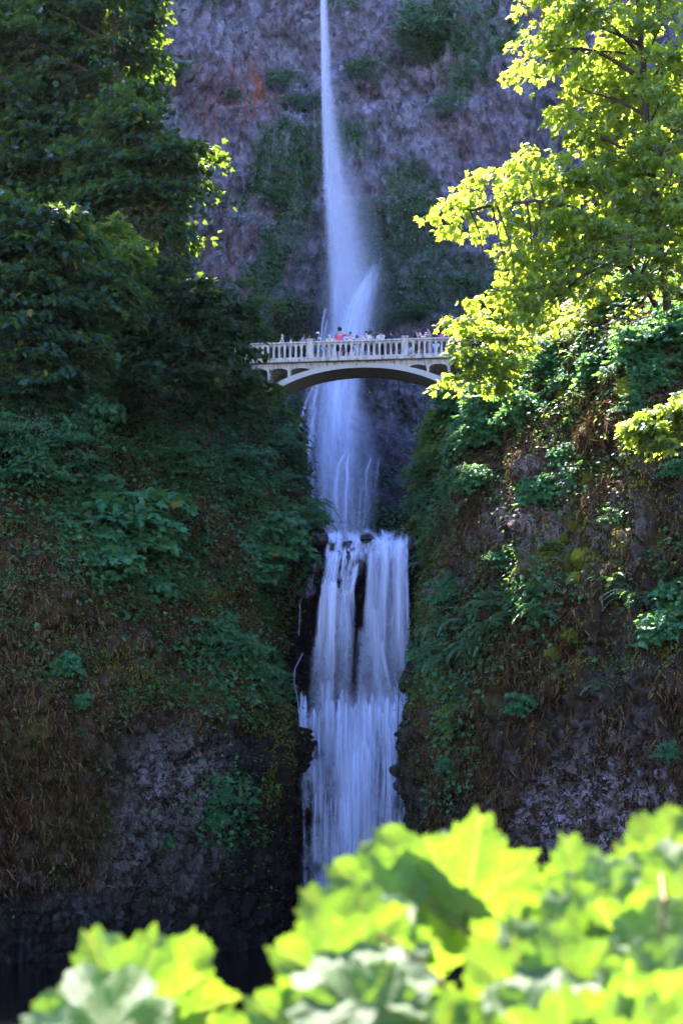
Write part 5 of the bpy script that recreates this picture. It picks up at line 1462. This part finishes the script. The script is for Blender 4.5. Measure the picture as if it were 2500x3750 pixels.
def zone(pts):
    return lambda X, Y, Z, at: sum(gauss(X, Z, *( (lambda q, r, s: (q.x, q.z, r / F * q.y, s / F * q.y))(P(u, v, Yd), ru, rv) )) for (u, v, Yd, ru, rv) in pts) * (0.2 + smooth(fbm(X / 1.1, Y / 1.1, Z / 0.9, 3, 231), -0.1, 0.25)) * (Y > 42) * (Y < 77)
tag(scatter('bank_foliage', 'left_cliff', zone([(480, 1980, 66, 260, 200), (1000, 2000, 71, 130, 150), (860, 2430, 65, 170, 130), (500, 1600, 68, 420, 80), (120, 1700, 62, 160, 130), (900, 1700, 70, 140, 100), (820, 2950, 64, 90, 120)]), 26000, 0.20, T_MAPLE, M['shrub'], 321, lift=0.7), 'green leafy growth spread over the left gorge wall', 'foliage')
tag(scatter('bank_foliage', 'right_cliff', zone([(1750, 2320, 60, 200, 110), (2420, 2230, 53, 110, 120), (1720, 1530, 61, 140, 120), (2250, 1250, 54, 260, 160), (1600, 1650, 64, 50, 160), (2000, 1820, 57, 120, 80), (1640, 2700, 64, 50, 220)]), 22000, 0.18, T_MAPLE, M['shrub'], 322, lift=0.5), 'green leafy growth spread over the right gorge wall', 'foliage')
tag(scatter('moss_mat', 'right_cliff', zone([(2150, 2420, 53, 330, 70), (2080, 1550, 55, 60, 260), (2180, 1400, 54, 60, 200), (2150, 2050, 54, 150, 170), (1560, 2500, 68, 60, 400), (2300, 1750, 53, 180, 150)]), 40000, 0.10, T_BLADE, M['moss'], 323, 'grass', 0.5), 'yellow green moss coating ledges of the right wall', 'moss')
tag(scatter('moss_mat', 'left_cliff', zone([(650, 2480, 63, 260, 100), (1080, 1750, 72, 60, 150), (900, 2200, 67, 200, 100), (1000, 2700, 69, 60, 400)]), 24000, 0.10, T_BLADE, M['moss'], 324, 'grass', 0.5), 'dull moss coating the left gorge wall', 'moss')

def far_bush(label, u, v, ru, kind, squash=0.7):
    return shrub(label, u, v, ru, kind, 'bush', ('back_cliff',), 'bushes on the tall cliff', squash)
far_bush('grey green bush on the tall cliff left of the jet', 1030, 310, 60, 'far0')
far_bush('bush on the ledge at the left edge of the jet', 1120, 410, 80, 'far1', 0.45)
far_bush('bush on the cliff beside the dark left trees', 680, 280, 60, 'far2')
far_bush('broad bush on the upper right of the cliff', 1560, 110, 110, 'far0', 0.8)
far_bush('bush below the broad one on the right of the cliff', 1500, 210, 80, 'far1', 0.6)
far_bush('bush hanging right of the jet, high up', 1350, 280, 70, 'far2', 0.8)
far_bush('bush on the cliff in line with the rusty stain', 860, 360, 35, 'far0')
far_bush('bush at the right end of the ledge band', 1660, 400, 60, 'far1', 0.8)
far_bush('bush on the mossy ramp left of the jet', 1000, 720, 50, 'far2', 0.8)
far_bush('bush on the right slope above the railing', 1500, 1150, 70, 'far0', 0.5)
far_bush('bush behind the right part of the railing', 1440, 1180, 60, 'far1', 0.5)
far_bush('bush on the green band right of the jet', 1600, 790, 80, 'far2', 0.4)

# ------------------------------------------------------------------ big leaves in front of the camera
def big_leaf_material(name, c_top, c_tr, gloss):
    t = NT(name)
    al = t.attr('along'); of = t.attr('off')
    wv = t.math('SINE', t.math('MULTIPLY', t.math('SUBTRACT', al, t.math('MULTIPLY', of, 0.9)), 75.0))
    sec = t.math('MULTIPLY', t.step(wv, 0.86, 1.0), 0.7)
    v = t.math('MAXIMUM', t.attr('vein'), sec)
    pos = t.obj_coord()
    n = t.noise(pos, 7, 5, 0.6)
    col = t.mix(n, tuple(c * 0.75 for c in c_top), c_top)
    col = t.mix(t.math('MULTIPLY', v, 0.7), col, (0.16, 0.20, 0.05))
    tr = t.mix(n, tuple(c * 0.8 for c in c_tr), c_tr)
    tr = t.mix(t.math('MULTIPLY', v, 0.6), tr, (0.42, 0.36, 0.05))
    nb = t.bump(t.math('ADD', t.noise(pos, 34, 4), t.math('MULTIPLY', v, -1.0)), 0.45, 0.01)
    d = t.n('ShaderNodeBsdfDiffuse'); t.l(col, d.inputs[0]); t.l(nb, d.inputs['Normal'])
    tl = t.n('ShaderNodeBsdfTranslucent'); t.l(tr, tl.inputs[0]); t.l(nb, tl.inputs['Normal'])
    g = t.n('ShaderNodeBsdfGlossy'); g.inputs['Roughness'].default_value = 0.6; t.l(nb, g.inputs['Normal'])
    s = t.mixsh(0.55, d.outputs[0], tl.outputs[0])
    lw = t.n('ShaderNodeLayerWeight'); lw.inputs[0].default_value = 0.4
    s = t.mixsh(t.math('ADD', t.math('MULTIPLY', lw.outputs['Fresnel'], 0.03), gloss), s, g.outputs[0])
    return t.done(s)
M['big_leaf'] = big_leaf_material('broad_leaf', (0.080, 0.175, 0.006), (0.19, 0.38, 0.003), 0.026)

def big_leaf_mesh(seed):
    """a toothed palmate leaf, stalk end at the origin, tip towards +Y, about one unit long"""
    rng = np.random.default_rng(seed)
    lob_a = np.radians([-128, -82, -40, 0, 40, 82, 128]) + rng.normal(0, 0.03, 7)
    lob_r = np.array([0.50, 0.62, 0.68, 0.74, 0.68, 0.62, 0.50]) * rng.uniform(0.93, 1.07, 7)
    A = np.linspace(-math.radians(172), math.radians(172), 121)
    r = np.zeros_like(A)
    for a, l in zip(lob_a, lob_r):
        d = np.abs(A - a)
        r = np.maximum(r, l * np.clip(1 - (d / 0.62) ** 1.2 * 0.36, 0.0, 1))
    r *= 0.30 + 0.70 * smooth(math.radians(178) - np.abs(A), 0.0, 0.55)
    ph = A * 13 / math.pi + 0.5 * np.sin(A * 3 + seed)
    saw = ph % 1.0; saw2 = (ph * 2.7) % 1.0
    r = r * (1 + 0.055 * (saw - 0.5) * 2 + 0.03 * (saw2 - 0.5) * 2) + 0.004
    rings = np.array([0.0, 0.10, 0.22, 0.36, 0.50, 0.64, 0.78, 0.90, 1.0])
    Rr, Aa = np.meshgrid(rings, A, indexing='ij')
    R = Rr * r[None, :]
    X = R * np.sin(Aa); Yy = R * np.cos(Aa) + 0.12
    near = np.min(np.abs(Aa[..., None] - lob_a), -1) * np.maximum(R, 0.02)
    vein = np.exp(-(near / 0.012) ** 2)
    # quilted blade: low at the main veins, raised between, tips bent over
    Zz = 0.10 * np.minimum(np.min(np.abs(Aa[..., None] - lob_a), -1), 0.35) * R * 2.2
    Zz += 0.040 * fbm(X * 6 + seed * 9, Yy * 7, 0 * X, 3, seed) * smooth(Rr, 0.1, 0.5)
    Zz += 0.014 * np.sin(R * 46) * smooth(Rr, 0.2, 0.6) * np.exp(-near * 7)
    Zz -= 0.26 * R * R * (1 + 0.35 * np.sin(2 * Aa + seed))
    V = np.stack([X, Yy, Zz], -1).reshape(-1, 3)
    me = mesh_np('leaf', V, [grid_quads(len(rings), len(A))], {'vein': vein.ravel(), 'along': R.ravel(), 'off': near.ravel()})
    me.materials.append(M['big_leaf'])
    return me
BIG = [big_leaf_mesh(s) for s in (1, 2, 3, 4, 5)]

def leafy_plant(label, stems, leaves, name='broad_leaved_shrub'):
    """stems: lists of (u,v,Y); leaves: (u,v,Y,width px, tip direction deg in the picture plane (0 up, 90 right), pitch deg, which stem)"""
    b = P(*stems[0][0]); base = Vector((b.x, b.y, b.z))
    root = empty(name, base)
    tag(root, label, 'shrub', 'broad leaved shrubs in front of the camera')
    sm = plain('leaf_stem', (0.20, 0.11, 0.035), 0.6, (0.10, 0.10, 0.02), 60)
    for st in stems:
        mb = MB(); p = curve([P(*q) for q in st], 24) - np.array(base); mb.tube(p, np.linspace(0.0075, 0.0032, 24), 8); mb.build('stem', sm, root, True)
    for k, (u, v, Y, w, ang, pitch, si) in enumerate(leaves):
        o = bpy.data.objects.new('leaf', BIG[k % 5]); COL.objects.link(o); o.parent = root
        s = 1.02 * w / F * Y / 1.12
        a = math.radians(ang)
        tip = Vector((math.sin(a), 0, math.cos(a)))
        # leaf upper face: between the zenith and the camera
        pr = math.radians(pitch * 0.75 - 30 if pitch < 60.5 else (pitch - 22 if k % 2 == 0 else pitch * 0.3 - 24))
        nrm = Vector((0, -math.cos(pr), math.sin(pr)))
        y = (tip - nrm * tip.dot(nrm)).normalized(); x = y.cross(nrm)
        rot = Matrix((x, y, nrm)).transposed()
        rot = rot @ Euler((random.uniform(-0.18, 0.18), random.uniform(-0.25, 0.25), 0)).to_matrix()
        c = P(u, v, Y) - rot @ Vector((0, 0.40 * s, -0.05 * s))
        o.matrix_basis = Matrix.Translation(c - base) @ rot.to_4x4() @ Matrix.Scale(s, 4)
        # stalk from the stem to the leaf
        st = np.array(curve([P(*q) for q in stems[si]], 24))
        j = 4 + int(np.argmin(np.linalg.norm(st[4:] - np.array(c) - np.array([0, 0, -0.05]), axis=1)))
        a0 = st[min(j, 23)]; c1 = np.array(c + rot @ Vector((0, 0.12 * s, 0)))
        mb = MB(); mid = (a0 + c1) / 2 + np.array([0, 0.01, 0.015])
        mb.tube(curve([a0, mid, c1], 12) - np.array(base), np.linspace(0.0032, 0.0022, 12), 6)
        mb.build('leaf_stalk', sm, root, True)
    return root

GR = lambda u, Y: (u, VH + (CZ - 2.0) / Y * F, Y)
leafy_plant('broad leaved plant with two big pale topped leaves at the lower left', [[GR(620, 2.25), (600, 5200, 2.2), (560, 4200, 2.1), (540, 3780, 2.05)], [GR(620, 2.25), (680, 5000, 2.2), (740, 4200, 2.1), (760, 3700, 2.05)]],
    [(435, 3620, 2.05, 560, -30, 40, 0), (645, 3620, 2.1, 520, 30, 20, 1), (285, 3760, 1.95, 560, -62, 62, 0), (575, 3800, 2.0, 480, 12, 30, 1), (185, 3860, 2.0, 420, -75, 50, 0), (515, 3960, 2.0, 500, 0, 50, 0)])
leafy_plant('broad leaved plant in the lower middle with one large clear leaf on top', [[GR(1750, 2.3), (1760, 5000, 2.25), (1750, 4000, 2.2), (1745, 3400, 2.2)], [GR(1600, 2.3), (1450, 5000, 2.1), (1350, 4200, 2.05), (1300, 3500, 2.05)], [GR(1950, 2.2), (1880, 4200, 2.0), (1700, 3720, 1.95), (1500, 3500, 1.95), (1380, 3420, 1.95)]],
    [(1730, 3205, 2.2, 520, 8, 18, 0), (1500, 3195, 2.22, 470, -25, 40, 0), (1330, 3245, 2.2, 380, -55, 50, 1), (1560, 3335, 2.25, 430, -70, 10, 0), (1790, 3335, 2.3, 360, 60, 12, 0),
     (1240, 3405, 2.0, 460, -40, 66, 1), (1400, 3415, 2.0, 420, 35, 55, 1), (1160, 3545, 1.95, 470, -62, 60, 1), (1300, 3575, 1.9, 500, -20, 62, 1), (1440, 3495, 2.05, 400, 70, 25, 1), (1490, 3555, 2.05, 330, 110, 15, 1),
     (1250, 3715, 1.85, 480, -70, 60, 1), (1060, 3765, 1.95, 480, -50, 30, 1), (1380, 3775, 1.9, 460, 10, 62, 2), (1550, 3715, 1.95, 380, 60, 30, 2), (940, 3835, 2.0, 420, -60, 35, 1), (1620, 3795, 1.9, 420, 20, 25, 2), (1170, 3875, 1.9, 460, -20, 45, 1), (1480, 3875, 1.85, 460, 15, 50, 2)])
leafy_plant('broad leaved plant massed across the lower right corner', [[GR(2150, 2.2), (2150, 5000, 2.1), (2120, 4000, 2.05), (2080, 3400, 2.05)], [GR(2350, 2.2), (2380, 5000, 2.1), (2400, 4000, 2.0), (2430, 3300, 2.0)], [GR(2050, 2.1), (2000, 5000, 2.0), (1960, 4200, 1.95), (1900, 3600, 1.95)]],
    [(2130, 3265, 2.15, 480, -10, 28, 0), (2250, 3275, 2.1, 360, 40, 50, 0), (2010, 3385, 2.1, 400, -55, 45, 0), (2150, 3415, 2.05, 460, 20, 55, 0), (1870, 3465, 2.1, 380, -65, 25, 2), (1960, 3525, 2.0, 440, -30, 60, 2),
     (2440, 3085, 2.2, 330, 15, 25, 1), (2500, 3195, 2.15, 340, 40, 50, 1), (2440, 3305, 2.1, 340, -35, 45, 1), (2330, 3425, 2.05, 420, 10, 62, 1), (2490, 3425, 2.0, 420, 40, 60, 1), (2100, 3565, 1.95, 480, -15, 68, 0),
     (2280, 3575, 1.95, 480, 30, 66, 1), (1850, 3615, 1.95, 420, -50, 62, 2), (2000, 3655, 1.9, 460, -10, 66, 2), (2450, 3595, 1.9, 460, 30, 45, 1), (2180, 3715, 1.85, 480, 10, 66, 0), (1900, 3755, 1.85, 440, -30, 50, 2), (2370, 3725, 1.85, 480, 35, 30, 1),
     (2050, 3815, 1.8, 480, 0, 64, 2), (2260, 3845, 1.8, 480, 15, 55, 0), (1760, 3795, 1.9, 420, -50, 40, 2), (2470, 3835, 1.8, 500, 40, 25, 1), (1860, 3905, 1.8, 460, -20, 45, 2)])

# ------------------------------------------------------------------ hazy air in the gorge
HAZE = 0.00003
if HAZE > 0:
    mb = MB(); mb.box(-118, 118, -93, 131, -3.5, 158)
    t = NT('haze_air')
    pv = t.n('ShaderNodeVolumePrincipled')
    pv.inputs['Color'].default_value = (0.74, 0.80, 1.0, 1)
    pv.inputs['Density'].default_value = HAZE
    pv.inputs['Anisotropy'].default_value = 0.8
    t.l(pv.outputs[0], t.out.inputs['Volume'])
    tag(mb.build('haze', t.m), 'thin pale haze filling the gorge', 'haze', kind='stuff')
